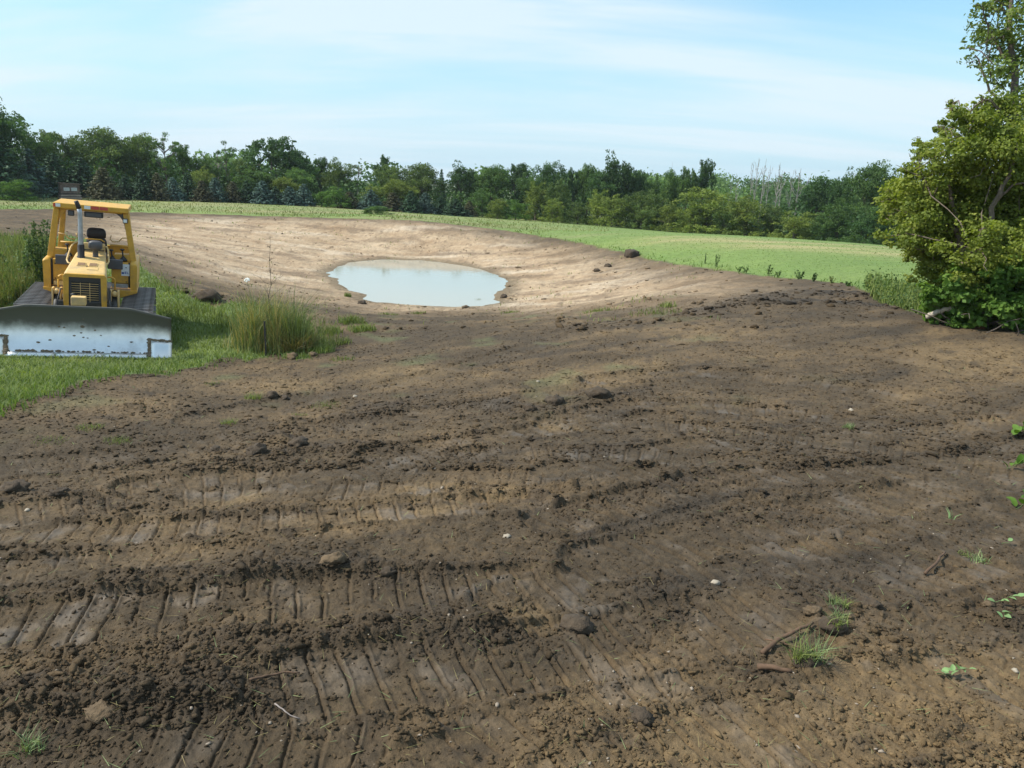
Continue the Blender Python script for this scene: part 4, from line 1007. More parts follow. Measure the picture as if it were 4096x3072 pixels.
# decks, fenders and side panels
for sx in (-1, 1):
    fd = loft('fender', [[(sx * .905, y, zt - .57), (sx * .915, y, zt - .03), (sx * .88, y, zt), (sx * .775, y, zt), (sx * .775, y, zt - .57)] for y, zt in ((2.40, 1.47), (2.44, 1.51), (3.9, 1.53))], YEL, DZ)
    box('fender_shadow_gap', (sx * .755, 2.52, 1.22), (.035, .08, .56), BLK, fd, 0)
    box('side_panel', (sx * .565, 2.55, 1.22), (.34, .14, .56), YEL, DZ, .012)
    prism('deck_underside', [(sx * .915, .90), (sx * .915, .85), (sx * .55, .72), (sx * .36, .72), (sx * .36, .90)], 2.36, 3.7, YEL, DZ, axis='y', bev=.008)
    box('step_tread', (sx * .56, 2.455, .985), (.33, .05, .085), YELP if sx < 0 else GALV, DZ, .006)
cons = box('operator_console', (-.60, 3.0, 1.55), (.34, .3, .26), YEL, DZ, .015); box('operator_console', (.60, 3.0, 1.50), (.34, .3, .28), YEL, DZ, .015)
box('dashboard', (.02, 2.86, 1.74), (.46, .16, .22), YELP, DZ, .02); box('dash_recess', (.02, 2.76, 1.70), (.44, .05, .03), BLK, DZ, .005)
box('rear_bulkhead', (0, 3.85, 1.50), (1.45, .1, .42), YEL, DZ, .012)
box('control_box', (-.535, 2.46, 1.50), (.28, .12, .20), DGREY, DZ, .012); box('control_box', (.475, 2.46, 1.465), (.30, .12, .21), DGREY, DZ, .012)
dcl = box('decal', (.675, 2.474, 1.345), (.165, .006, .26), WHITE, DZ, 0)
bm = bmesh.new()
add_box(bm, (.625, 2.469, 1.275), (.05, .004, .045)); add_box(bm, (.668, 2.469, 1.285), (.012, .004, .055)); add_box(bm, (.683, 2.469, 1.305), (.03, .004, .012)); add_box(bm, (.681, 2.469, 1.285), (.024, .004, .012)); add_box(bm, (.683, 2.469, 1.264), (.03, .004, .012))
add_box(bm, (.712, 2.469, 1.285), (.012, .004, .055)); add_box(bm, (.73, 2.469, 1.264), (.03, .004, .012)); bm_obj('blue_lettering', bm, BLUE, dcl)
d2 = box('decal', (-.45, 2.474, 1.17), (.14, .006, .11), WHITE, DZ, 0); box('blue_lettering', (-.45, 2.469, 1.145), (.11, .004, .028), BLUE, d2, 0)
# exhaust, precleaner
ex = pipe('exhaust_pipe', [(-.165, 2.22, 1.55), (-.165, 2.22, 1.85), (-.167, 2.23, 2.3), (-.17, 2.24, 2.55), (-.185, 2.235, 2.64)], [.056, .054, .047, .045, .045], GALV, DZ, 14)
pipe('exhaust_tip', [(-.185, 2.235, 2.64), (-.205, 2.22, 2.71), (-.235, 2.2, 2.79)], [.047, .046, .042], RUST, ex, 14)
lathe('exhaust_collar', [(.095, 0), (.095, .02), (.068, .05), (.068, .28), (.06, .30)], (-.165, 2.22, 1.585), RUST, ex, 14)
pcn = lathe('precleaner', [(.07, -.02), (.055, .03), (.055, .15), (.115, .17), (.138, .20), (.138, .29), (.12, .33), (.08, .35), (.02, .355)], (.105, 2.30, 1.62), DGREY, DZ, 18)
# rails
pipe('handrail', [(-.19, 2.85, 1.93), (-.36, 2.75, 1.82), (-.40, 2.6, 1.76), (-.43, 2.15, 1.55), (-.40, 2.05, 1.50), (-.30, 1.95, 1.48)], .018, YELP, DZ, 8)
pipe('handrail', [(.25, 2.75, 1.80), (.30, 2.7, 1.81), (.33, 2.6, 1.75), (.37, 2.15, 1.56), (.35, 2.0, 1.52), (.24, 1.80, 1.50)], .018, YELP, DZ, 8)
pipe('handrail', [(-.15, 2.95, 1.93), (.16, 2.95, 1.93), (.24, 2.95, 1.88)], .014, YEL, DZ, 8)
for sx in (-1, 1):
    pipe('grab_rail', [(sx * .385, 1.5, 1.31), (sx * .46, 1.5, 1.32), (sx * .515, 1.5, 1.29), (sx * .525, 1.5, 1.22), (sx * .525, 1.5, .88)], .016, YEL, DZ, 8)
    pipe('arm_rail', [(sx * .70, 3.2, 1.98), (sx * .58, 3.2, 1.97), (sx * .50, 3.2, 1.88), (sx * .38, 3.2, 1.87), (sx * .33, 3.2, 1.93), (sx * .35, 3.25, 2.0)], .014, YELP, DZ, 8)
    pipe('canopy_brace', [(sx * .70, 3.55, 1.74), (sx * .30, 3.6, 1.74)], .03, YEL, DZ, 8)
for x, y, z, h_ in ((-.46, 2.75, 1.60, .17), (.40, 2.75, 1.56, .15), (.62, 2.8, 1.56, .17)):
    lv = pipe('control_lever', [(x, y, z), (x - .02, y, z + h_)], .016, BLK, DZ, 8); lathe('lever_knob', [(.02, 0), (.045, .015), (.05, .03), (.03, .045)], (x - .02, y, z + h_), BLK, lv, 10); lathe('lever_boot', [(.085, -.03), (.075, .01), (.04, .05), (.02, .08)], (x, y, z - .03), BLK, lv, 10)
# seat
seat = box('seat', (.02, 3.45, 1.50), (.48, .46, .14), BLK, DZ, .04)
loft('seat_back', [[(.02 + w * math.cos(t_ * math.tau / 16) * (1 if abs(math.cos(t_ * math.tau / 16)) < .8 else .94), 3.66 + .075 * math.sin(t_ * math.tau / 16), z) for t_ in range(16)] + [(.02 + w * .94, 3.66, z)] for z, w in ((1.52, .23), (1.7, .235), (1.82, .22), (1.88, .185))], BLK, DZ)
loft('headrest', [[(.02 + w * max(-.9, min(.9, 1.25 * math.cos(t_ * math.tau / 20))), 3.64 + d_ * math.sin(t_ * math.tau / 20), z) for t_ in range(20)] + [(.02 + w * .9, 3.64, z)] for z, w, d_ in ((1.885, .18, .04), (1.90, .215, .07), (1.98, .222, .075), (2.06, .205, .07), (2.10, .17, .05), (2.115, .10, .02))], BLK, DZ)
# roll-over canopy
def post(name, a_, b_, sa, sb):
    bm = bmesh.new(); A = [bm.verts.new((a_[0] + x * sa[0] / 2, a_[1] + y * sa[1] / 2, a_[2])) for x, y in ((-1, -1), (1, -1), (1, 1), (-1, 1))]
    B = [bm.verts.new((b_[0] + x * sb[0] / 2, b_[1] + y * sb[1] / 2, b_[2])) for x, y in ((-1, -1), (1, -1), (1, 1), (-1, 1))]
    bm.faces.new(A[::-1]); bm.faces.new(B)
    for i in range(4): bm.faces.new((A[i], A[(i + 1) % 4], B[(i + 1) % 4], B[i]))
    bmesh.ops.bevel(bm, geom=bm.edges[:], offset=.012, segments=2, affect='EDGES', profile=.5)
    return bm_obj(name, bm, YEL, DZ)
for sx in (-1, 1):
    ps = post('canopy_post', (sx * .835, 2.92, 1.40), (sx * .675, 2.92, 2.56), (.125, .17), (.115, .15)); post('canopy_post', (sx * .76, 3.9, 1.40), (sx * .65, 3.9, 2.52), (.11, .14), (.10, .12))
    g_ = [(sx * .635, 2.56), (sx * .655, 2.20)] + [(sx * (.655 - .005 - .235 * (1 - math.cos(t_ * math.pi / 10))), 2.20 + .345 * math.sin(t_ * math.pi / 10)) for t_ in range(1, 6)]
    prism('corner_gusset', g_, 2.90, 3.0, YEL if sx < 0 else DGREY, ps, axis='y')
roof = box('canopy_roof', (0, 3.42, 2.625), (1.47, 1.32, .115), YEL, DZ, .02)
box('canopy_cross_beam', (0, 2.90, 2.555), (1.2, .10, .03), YEL, roof, .005)
for x, w, mt in ((-.705, .04, RED), (-.635, .09, WHITE), (-.075, .12, WHITE), (.075, .15, RED), (.245, .16, RED)):
    box('warning_stripe', (x, 2.756, 2.632), (w, .006, .07), mt, roof, 0)
for x, w in ((-.40, .12), (.04, .37)):
    lt = box('work_light', (x, 2.86, 2.475), (w, .12, .115), BLK, roof, .015); box('light_lens', (x, 2.797, 2.475), (w * .8, .006, .08), DGREY, lt, 0)
lt = box('work_light', (.665, 2.83, 2.40), (.10, .08, .10), DGREY, roof, .012); box('light_lens', (.665, 2.787, 2.40), (.07, .006, .07), WHITE, lt, 0)

# ------------------------------------------------------------------ wooden stand by the spruces
M_WOOD = simple('weathered_boards', (.16, .115, .095), .9, var=.4, scale=6); M_WOODL = simple('pale_lumber', (.36, .29, .23), .9, var=.35, scale=5); M_PANE = simple('grey_panel', (.42, .43, .42), .6, var=.2)
dS = Dl(70) - 2; q = ray(70.5, 200); qh = math.hypot(q[0], q[1]); xs_, ys_ = q[0] / qh * dS, q[1] / qh * dS
rt = ray(70.5, 183.5); hS = H + rt[2] / math.hypot(rt[0], rt[1]) * dS - float(gz(xs_, ys_)[0]); wS = 17 * dS / F
st = empty('wooden_stand', (xs_, ys_, float(gz(xs_, ys_)[0])), math.radians(36) + .1)
tag(st, 'dark wooden box stand with two pale panels above stacked boards, by the spruces', 'wooden stand')
nb = 6
for k in range(nb): box('board', (0, 0, hS * (.42 + .58 * (k + .5) / nb)), (wS * .86, .9, hS * .58 / nb - .02), M_WOOD, st, .01)
for x in (-.17, .16): box('panel', (x * wS, -.47, hS * .66), (wS * .26, .05, hS * .20), M_PANE, st, .005)
box('roof', (.01 * wS, 0, hS * 1.0), (wS * .98, 1.1, .07), M_WOOD, st, .01, Matrix.Rotation(.05, 3, 'Y'))
for k in range(5): box('stacked_board', ((-.05 + .03 * (k % 2)) * wS, -.25, hS * (.08 + .07 * k)), (wS * (1.0 - .03 * k), 1.0, hS * .055), M_WOODL if k % 2 else M_WOOD, st, .008)

# ------------------------------------------------------------------ grasses and weeds
def blades_mesh(name, P, h, w, lean, r, bend=.35, tint=None, gather=True):
    """one bent blade (three triangles) per root point; lean = sideways reach of the tip"""
    n = len(P); a = r.random(n) * math.tau; da = a + r.normal(size=n) * .8
    wx = np.stack([np.cos(a), np.sin(a), np.zeros(n)], 1) * (w * .5)[:, None]
    ld = np.stack([np.cos(da + 1.57), np.sin(da + 1.57), np.zeros(n)], 1) * lean[:, None]
    up = np.stack([np.zeros(n), np.zeros(n), h], 1)
    mid = P + ld * bend * .6 + up * .58; tip = P + ld + up
    V = np.stack([P - wx, P + wx, mid + wx * .7, mid - wx * .7, tip], 1).reshape(-1, 3)
    b = np.arange(n)[:, None] * 5
    Fc = np.concatenate([b + [0, 1, 2], b + [0, 2, 3], b + [3, 2, 4]], 1).reshape(-1, 3)
    me = mesh_np(name, V, Fc, 3); attr_f(me, 'tint', np.repeat(r.random(n) if tint is None else np.clip(tint, 0, 1), 5)); return me
G_LAWN = leaf_mat('lawn_grass_blades', (.165, .215, .066), trans=.3, var=.4)
G_FIELD = leaf_mat('field_grass_blades', (.130, .200, .048), trans=.3, var=.25)
G_TALL = leaf_mat('tall_meadow_grass', (.16, .20, .06), trans=.3, var=.45)
G_DRY = leaf_mat('dry_grass_stems', (.27, .235, .10), trans=.25, var=.35)
G_BLUE = leaf_mat('blue_green_grass_blades', (.185, .25, .11), trans=.25, var=.4)
G_GOLD = leaf_mat('golden_grass_stems', (.36, .30, .11), trans=.25, var=.35)
L_BIG = leaf_mat('broad_leaves', (.10, .19, .030), trans=.35, var=.4)
L_TREE = leaf_mat('maple_leaves', (.178, .222, .040), trans=.42, var=.42)
L_TREE3 = leaf_mat('light_tree_leaves', (.15, .21, .05), trans=.34, var=.42)
L_TREE2 = leaf_mat('maple_leaves_shaded_tone', (.080, .128, .026), trans=.34, var=.42)
L_WEED = leaf_mat('weed_leaves', (.090, .150, .045), trans=.3, var=.4)
L_PALE = leaf_mat('pale_torn_leaves', (.20, .32, .13), trans=.2, var=.2)
STEM = simple('brown_stems', (.11, .085, .06), .9, var=.3); GSTEM = simple('green_stems', (.12, .17, .06), .8, var=.3)
def screen_pts(n, umin, umax, vmin, vmax, r):
    """ground points spread so that nearer ground gets more per square metre"""
    u = r.uniform(umin, umax, n); v = r.uniform(vmin, vmax, n)
    rr_ = FW[None] + RT[None] * ((u - CX) / F)[:, None] - UP[None] * ((v - CY) / F)[:, None]
    az_ = np.arctan2(rr_[:, 0], rr_[:, 1]); sl = -rr_[:, 2] / np.hypot(rr_[:, 0], rr_[:, 1])
    rad_ = np.repeat(RR[:, None], 1, 1)[:, 0]; d = np.full(n, np.nan)
    lo = np.full(n, 2.5); 
    for k in range(40):
        z = gz(lo * np.sin(az_), lo * np.cos(az_)); tgt = (H - z) / np.maximum(sl, 1e-3); lo = lo + np.clip(tgt - lo, -30, 30) * .5
    return lo * np.sin(az_), lo * np.cos(az_)
def region(n, box_, cond, seed):
    r = np.random.default_rng(seed); x, y = screen_pts(n, *box_, r); k = cond(x, y); return x[k], y[k], r
dz_c, dz_s = math.cos(.4064), math.sin(.4064)
def in_dozer(x, y):
    lx = (x - DZ.location.x) * dz_c + (y - DZ.location.y) * dz_s; ly = -(x - DZ.location.x) * dz_s + (y - DZ.location.y) * dz_c
    return ((np.abs(lx) < 1.6) & (np.abs(ly + .02) < .24)) | ((np.abs(lx) < 1.27) & (ly > 0) & (ly < 3.9))
# mown lawn round the bulldozer
x, y, r = region(90000, (-140, 345, 222, 440), lambda x, y: (gfield(lawn, x, y) > .35) & ~in_dozer(x, y), 31)
hh = .05 + .07 * r.random(len(x)) + .05 * np.clip(fbm(x * .8, y * .8, 3, 5) + .1, 0, 1)
dist = np.hypot(x, y)
lo_ = obj('lawn_grass', blades_mesh('lawn_grass', np.stack([x, y, gz(x, y) - .01], 1), hh, np.maximum(.012, dist * .0011), hh * r.uniform(.3, 1.3, len(x)), r, tint=np.clip(.5 + .9 * fbm(x * .7, y * .7, 3, 6) + .3 * (r.random(len(x)) - .5), 0, 1)), G_LAWN); tag(lo_, kind='stuff')
# ragged grass fringe along the soil edges and patches on the banks
def fringe(x, y): e = gfield(sdl, x, y); f_ = gfield(sdf, x, y); return ((e > -.3) & (e < .28)) | ((f_ > -.9) & (f_ < .12) & (np.hypot(x, y) < 70))
x, y, r = region(70000, (-60, 1060, 205, 420), lambda x, y: fringe(x, y) & ~in_dozer(x, y) & (np.random.default_rng(1).random(len(x)) < .5), 32)
hh = .07 + .16 * r.random(len(x)) ** 2; dist = np.hypot(x, y)
tag(obj('edge_grass', blades_mesh('edge_grass', np.stack([x, y, gz(x, y) - .01], 1), hh, np.maximum(.014, dist * .0011), hh * r.uniform(.3, 1.0, len(x)), r), G_FIELD), kind='stuff')
# young crop on the far field
x, y, r = region(30000, (430, 1060, 215, 345), lambda x, y: (gfield(field, x, y) > .5) & (np.hypot(x, y) < 85), 33)
dist = np.hypot(x, y); hh = (.02 + .03 * r.random(len(x))) * np.clip(dist / 40, .8, 1.3)
tag(obj('field_grass', blades_mesh('field_grass', np.stack([x, y, gz(x, y) - .01], 1), hh, dist * .0011, hh * r.uniform(.5, 1.6, len(x)), r, tint=np.clip(.5 + .6 * fbm(x * .12, y * .3, 3, 7) + .35 * (r.random(len(x)) - .5), 0, 1)), G_FIELD), kind='stuff')
# tall dry grass strip between soil and far wood
x, y, r = region(34000, (-60, 610, 192, 232), lambda x, y: (gfield(sdf, x, y) < -1.0 - 3 * np.clip(fbm(x * .1, y * .1, 2, 8), -.3, 1)) & (np.hypot(x, y) < 112), 34)
hh = .04 + .17 * r.random(len(x)) ** 1.5; dist = np.hypot(x, y)
tag(obj('tall_dry_grass', blades_mesh('tall_dry_grass', np.stack([x, y, gz(x, y) - .02], 1), hh, dist * .0008, hh * r.uniform(.2, 1.0, len(x)), r, tint=np.clip(.5 + .9 * fbm(x * .12, y * .12, 3, 9), 0, 1)), leaf_mat('straw_green_grass', (.215, .235, .078), trans=.25, var=.4)), kind='stuff')
x, y, r = region(20000, (-60, 540, 205, 262), lambda x, y: (gfield(sdf, x, y) < -.3) & (gfield(sdf, x, y) > -9) & (fbm(x * .18, y * .4, 3, 10) > .02), 35)
hh = .08 + .28 * r.random(len(x)) ** 1.8; dist = np.hypot(x, y)
tag(obj('green_verge_weeds', blades_mesh('green_verge_weeds', np.stack([x, y, gz(x, y) - .02], 1), hh, dist * .0010, hh * r.uniform(.3, 1.0, len(x)), r), G_TALL), kind='stuff')
# rough weeds in the lawn beside and behind the machine
x, y, r = region(9000, (130, 345, 262, 352), lambda x, y: (gfield(sdl, x, y) < .5) & ~in_dozer(x, y) & (fbm(x * .7, y * .7, 3, 26) > .05), 39)
hh = .10 + .26 * r.random(len(x)) ** 1.6
tag(obj('lawn_weeds', blades_mesh('lawn_weeds', np.stack([x, y, gz(x, y) - .01], 1), hh, np.full(len(x), .015), hh * r.uniform(.2, .9, len(x)), r), G_TALL), kind='stuff')
# tall meadow weeds left of and behind the bulldozer
MEADOW = hits([(-160, 330), (-20, 318), (20, 300), (42, 287), (55, 272), (62, 255), (50, 246), (0, 243), (-120, 248)])
x, y, r = region(60000, (-130, 70, 238, 325), lambda x, y: (poly_sd(x, y, MEADOW) < .3 * fbm(x, y, 2, 3)) & ~in_dozer(x, y), 36)
dist = np.hypot(x, y); hh = (.22 + .62 * r.random(len(x)) ** 1.5) * np.clip(.75 + .8 * fbm(x * .5, y * .5, 3, 12), .4, 1.35)
P = np.stack([x, y, gz(x, y) - .02], 1); k = r.random(len(x)) < .72
tag(obj('meadow_grass', blades_mesh('meadow_grass', P[k], hh[k], np.maximum(.012, dist[k] * .0009), hh[k] * r.uniform(.1, .5, k.sum()), r), G_TALL), kind='stuff')
tag(obj('dry_meadow_stems', blades_mesh('dry_meadow_stems', P[~k][:9000], hh[~k][:9000] * 1.15, np.full(min(9000, (~k).sum()), .011), hh[~k][:9000] * .15, r), G_DRY), kind='stuff')
i = np.where(r.random(len(x)) < .11)[0]; Pl = []
for j in i[:3800]:
    for q_ in range(4): Pl.append(P[j] + np.array([r.normal() * .05, r.normal() * .05, hh[j] * r.uniform(.35, 1.0)]))
Pl = np.array(Pl); tag(obj('meadow_weed_leaves', leaves_mesh('meadow_weed_leaves', Pl, unit(r.normal(size=Pl.shape) + [0, 0, .6]), .034, r, .5), L_WEED), kind='stuff')

def weed(name, x, y, h, w, n, leafsize, mat, label, group=None, cat='weed', stems=6, seed=0, stem_mat=None, top=None):
    """upright weed: several stems with leaves along them"""
    r = np.random.default_rng(1000 + seed); T = Tubes(); Ps, Ns = [], []
    for k in range(stems):
        a = r.uniform(0, 6.28); e = np.array([math.cos(a) * w * .5 * r.random() ** .6, math.sin(a) * w * .5 * r.random() ** .6, h * r.uniform(.65, 1.0)]); b0 = np.array([e[0] * .15, e[1] * .15, -.03])
        L = limb(r, b0, e, .012 * h, 6); T.add(L, np.linspace(.006, .002, 6) * (1 + h), 4)
        m_ = max(2, n // stems); t_ = r.uniform(.12, 1.0, m_) ** .8; f_ = t_ * 5; i0 = np.minimum(f_.astype(int), 4)
        Q_ = L[i0] * (1 - (f_ - i0))[:, None] + L[i0 + 1] * (f_ - i0)[:, None]; d = r.normal(size=(m_, 3)) * np.array([1, 1, .35]); sp_ = w * .16 * (1.15 - t_ * .6)
        Ps.append(Q_ + unit(d) * (sp_ * r.random(m_))[:, None]); Ns.append(unit(d * .4 + np.array([0, 0, .8]) + r.normal(size=(m_, 3)) * .4))
    e = empty(name, (x, y, float(gz(x, y)[0]) - .01)); tag(e, label, cat, group)
    obj('stem', T.mesh('stem'), stem_mat or GSTEM, e); obj('leaves', leaves_mesh('leaves', np.vstack(Ps), np.vstack(Ns), leafsize, r, .55), mat, e)
    return e
q = hit(45, 288); weed('leafy_weed', q[0], q[1], 1.75, .95, 1500, .035, L_WEED, 'tall leafy yellow-green weed beside the left fender of the bulldozer', None, 'weed', 12, 1)
q = hit(24, 290); weed('leafy_weed', q[0], q[1], 1.35, .8, 700, .032, L_WEED, 'shorter leafy weed left of the tall yellow-green one', None, 'weed', 9, 2)

# tall grass clump right of the bulldozer with a thin dead weed, a white flower head and a dark post
cl_ = hit(282, 352); r = np.random.default_rng(41); n = 5600; a = r.uniform(0, 6.28, n); q_ = r.random(n) ** .65 * np.where(r.random(n) < .12, 1.3, 1)
x = cl_[0] - .22 + np.cos(a) * q_ * .84; y = cl_[1] + .35 + np.sin(a) * q_ * .62; hh = (.38 + .82 * r.random(n) ** 1.5) * (1.15 - .5 * q_ ** 2) * np.clip(.88 + 1.8 * fbm(x * 2.4, y * 2.4, 2, 4), .3, 1.6)
P = np.stack([x, y, gz(x, y) - .02], 1); out = unit(np.stack([np.cos(a), np.sin(a), np.zeros(n)], 1))
gc = empty('grass_clump', (0, 0, 0)); tag(gc, 'big clump of tall uncut grass right of the bulldozer blade', 'grass clump')
kg = r.random(n) < .5; kd = ~kg & (x < cl_[0] + .15) & (r.random(n) < .75)
obj('blades', blades_mesh('blades', P[kg], hh[kg], np.full(kg.sum(), .011), hh[kg] * r.uniform(.1, .95, kg.sum()), r), G_BLUE, gc)
obj('golden_stems', blades_mesh('golden_stems', P[kd], hh[kd] * 1.05, np.full(kd.sum(), .010), hh[kd] * r.uniform(.05, .6, kd.sum()), r), G_GOLD, gc)
rest = ~kg & ~kd; obj('green_stems', blades_mesh('green_stems', P[rest], hh[rest] * .95, np.full(rest.sum(), .013), hh[rest] * r.uniform(.1, .7, rest.sum()), r), G_TALL, gc)
m_ = 260; a = r.uniform(-2.4, -.3, m_); P2 = np.stack([cl_[0] + .25 + np.cos(a) * .5 * r.random(m_), cl_[1] + .1 + np.sin(a) * .3 * r.random(m_), np.zeros(m_)], 1); P2[:, 2] = gz(P2[:, 0], P2[:, 1]) - .01
obj('drooping_blades', blades_mesh('drooping_blades', P2, .25 + .3 * r.random(m_), np.full(m_, .016), .35 + .3 * r.random(m_), r, .7), G_DRY, gc)
def px_at(u, v, d): r_ = ray(u, v); return np.array(r_) * (d / math.hypot(r_[0], r_[1])) + np.array([0, 0, H])
dC = math.hypot(*cl_) + .35
dw = empty('dead_weed', (0, 0, 0)); tag(dw, 'thin leafless brown weed stalk rising from the tall grass clump', 'weed')
T = Tubes(); base_ = px_at(269, 345, dC); topp = px_at(270, 236, dC); main = limb(r, base_, topp, .012, 10); T.add(main, np.linspace(.009, .0025, 10), 5)
for k in range(26):
    f_ = r.uniform(.25, .97); i0 = int(f_ * 9); b0 = main[i0]; L_ = .42 * (1.1 - f_) + .05; e = b0 + np.array([r.normal() * L_ * .6, r.normal() * L_ * .4, L_ * r.uniform(.4, 1.0)])
    if f_ > .7: e = b0 + np.array([r.normal() * .05, r.normal() * .04, .08])
    T.add(limb(r, b0, e, .012, 5), np.linspace(.004, .0016, 5), 4)
    if f_ < .6: T.add(limb(r, b0 * .5 + e * .5, b0 * .5 + e * .5 + np.array([r.normal() * .08, r.normal() * .06, .12]), .006, 4), np.linspace(.0025, .0012, 4), 3)
obj('stalk', T.mesh('stalk'), STEM, dw)
pb = [main[r.integers(2, 9)] + r.normal(size=3) * [.09, .06, .05] for k in range(60)]; obj('withered_leaves', leaves_mesh('withered_leaves', np.array(pb), unit(r.normal(size=(60, 3))), .014, r, .5), LM['brown'], dw)
fl = empty('white_flower', (0, 0, 0)); tag(fl, 'white flat flower head on a thin stem above the grass clump', 'flower')
ft = px_at(247.0, 280, dC + .05); fb = px_at(262, 340, dC + .05); stx = limb(r, fb, ft, .01, 7)
T = Tubes(); T.add(stx, np.linspace(.005, .003, 7), 5); obj('stem', T.mesh('stem'), GSTEM, fl)
bm = bmesh.new()
for k in range(34):
    a = r.uniform(0, 6.28); q_ = r.random() ** .5 * .05; ret = bmesh.ops.create_icosphere(bm, subdivisions=1, radius=.010 + .005 * r.random())
    for v in ret['verts']: v.co += Vector((ft[0] + math.cos(a) * q_, ft[1] + math.sin(a) * q_, ft[2] + .018 * (1 - (q_ / .05) ** 2) + q_ * math.sin(a) * .6))
tag(bm_obj('florets', bm, simple('white_petals', (.80, .80, .74), .8), fl), kind='stuff')
pp = hit(266, 356); zb = float(gz(pp[0], pp[1])[0]); ptop = px_at(267.5, 321, math.hypot(*pp))
pst = empty('metal_post', (pp[0], pp[1], zb)); tag(pst, 'short dark metal post standing inside the tall grass clump', 'post')
box('shaft', (0, 0, (ptop[2] - zb) / 2), (.035, .012, ptop[2] - zb), CHAS, pst, .002); box('flange', (0, .018, (ptop[2] - zb) / 2), (.010, .03, ptop[2] - zb - .01), CHAS, pst, .002)

# low tufts on the bank and in the soil
def tuft(name, u, v, rad_, h, n, mat, label, group=None, seed=0, width=.012, cat='grass tuft', flat=.6):
    r = np.random.default_rng(2000 + seed); c_ = hit(u, v); a = r.uniform(0, 6.28, n); q_ = r.random(n) ** .7 * rad_
    x = c_[0] + np.cos(a) * q_; y = c_[1] + np.sin(a) * q_; hh = h * r.uniform(.4, 1.0, n)
    o = obj(name, blades_mesh(name, np.stack([x, y, gz(x, y) - .01], 1) - np.array([c_[0], c_[1], 0]), hh, np.full(n, width), hh * r.uniform(.3, 1.6, n) * flat, r), mat)
    o.location = (c_[0], c_[1], 0)
    if rad_ > .34: o.name = o.data.name = 'grass_patch'; tag(o, kind='stuff')
    else: tag(o, label, cat, group)
    return o
BK = 'grass tufts on the near pond bank'
for k, (u, v, rr_, h, n, lb) in enumerate([(352, 324, .35, .28, 260, 'wide green tuft on the bank right of the tall grass clump'), (330, 333, .3, .26, 220, 'green tuft touching the right foot of the tall grass clump'), (362, 331, .35, .22, 260, 'low pale green tuft below the wide bank tuft'),
        (320, 352, .3, .2, 220, 'grass tuft at the near foot of the tall clump beside soil lumps'), (341, 344, .25, .18, 160, 'small tuft between the tall clump and the dark soil'), (348, 297, .18, .25, 160, 'rounded green tuft on the left pond shore'),
        (388, 315, .4, .14, 140, 'thin grass patch on the bank below the pond'), (404, 304, .2, .22, 60, 'pale sprout on the near pond edge'), (418, 314, .3, .14, 110, 'thin grass patch below the middle of the near pond edge'),
        (447, 302, .18, .3, 40, 'upright weeds standing before the blue water, left group'), (478, 304, .14, .32, 140, 'upright weeds standing before the blue water, right group'), (510, 313, .4, .16, 140, 'small grass patch right below the pond corner'),
        (600, 312, .5, .14, 150, 'yellowish grass patch among the clods right of the bank'), (655, 313, .7, .14, 220, 'wide thin yellow-green grass patch on the dark soil'), (668, 307, .25, .2, 90, 'small yellow-green tuft beside the wide thin patch'),
        (320, 347, .2, .1, 60, 'scrap of turf at the lawn corner'), (342, 360, .25, .1, 70, 'flattened grass scrap on the soil right of the lawn corner')]):
    tuft('grass_tuft', u, v, rr_, h, n, G_TALL if k in (7, 9, 10, 12, 13, 14) else G_LAWN, lb, BK, k, .016)
MS = 'grass scraps lying on the soil'
for k, (u, v, rr_, h, n, lb) in enumerate([(90, 428, .16, .06, 90, 'pale grass scrap on the left soil, farther of two'), (118, 441, .16, .06, 110, 'bright flattened grass scrap on the left soil, nearer of two'), (230, 423, .12, .09, 50, 'wispy grass scrap left of the soil mound tuft'),
        (253, 399, .14, .13, 70, 'small tuft on a soil mound'), (325, 406, .25, .07, 80, 'thin green patch on the soil right of the mound'), (50, 440, .2, .05, 70, 'faint grass scrap near the left frame edge'), (212, 384, .12, .06, 40, 'tiny tuft near the lawn edge'), (300, 416, .12, .05, 30, 'faint yellow wisp below the thin green patch'),
        (848, 428, .08, .08, 40, 'single pale grass wisp on the right soil'), (30, 745, .06, .12, 26, 'fine grass sprout at the bottom left corner'), (980, 558, .08, .07, 40, 'small tuft on the soil above the leaf sprigs'), (965, 552, .05, .05, 20, 'tiny pale grass shred above the leaf sprigs')]):
    tuft('grass_tuft', u, v, rr_, h, n * 2, G_BLUE if k in (8, 9, 10) else G_TALL, lb, MS, 40 + k, .006, flat=1.1)
# torn sods in the right foreground
def sod(u, v, s_, label, seed, nb_=120, hb=.16):
    r = np.random.default_rng(seed); c_ = on(u, v, .0); e = empty('torn_sod', c_); tag(e, label, 'sod', 'torn grass sods on the soil')
    bm = bmesh.new(); ret = bmesh.ops.create_icosphere(bm, subdivisions=3, radius=1.)
    for vv in ret['verts']:
        d = vv.co.copy(); nz = 1 + .28 * float(perlin(np.array([d.x * 2.2 + seed]), np.array([d.y * 2.2 + d.z * 3]), seed)[0]) + .14 * float(perlin(np.array([d.x * 6 + seed]), np.array([d.y * 6 + d.z * 7]), seed)[0]); vv.co = Vector((d.x * s_ * nz, d.y * s_ * .8 * nz, d.z * s_ * .55 * nz + s_ * .2))
    obj_ = bm_obj('soil_lump', bm, M_CLOD, e, True)
    for g_ in range(2):
        a0 = seed * 1.3 + g_ * 2.6; n = nb_ // 2; x = s_ * .5 * math.cos(a0) + r.normal(size=n) * s_ * .28; y = s_ * .4 * math.sin(a0) + r.normal(size=n) * s_ * .22
        hh = hb * r.uniform(.5, 1.1, n); obj('blades', blades_mesh('blades', np.stack([x, y, np.full(n, s_ * .30)], 1), hh * .75, np.full(n, .0055), hh * r.uniform(.4, 1.3, n), r, .4), G_BLUE if g_ else G_TALL, e)
    return e
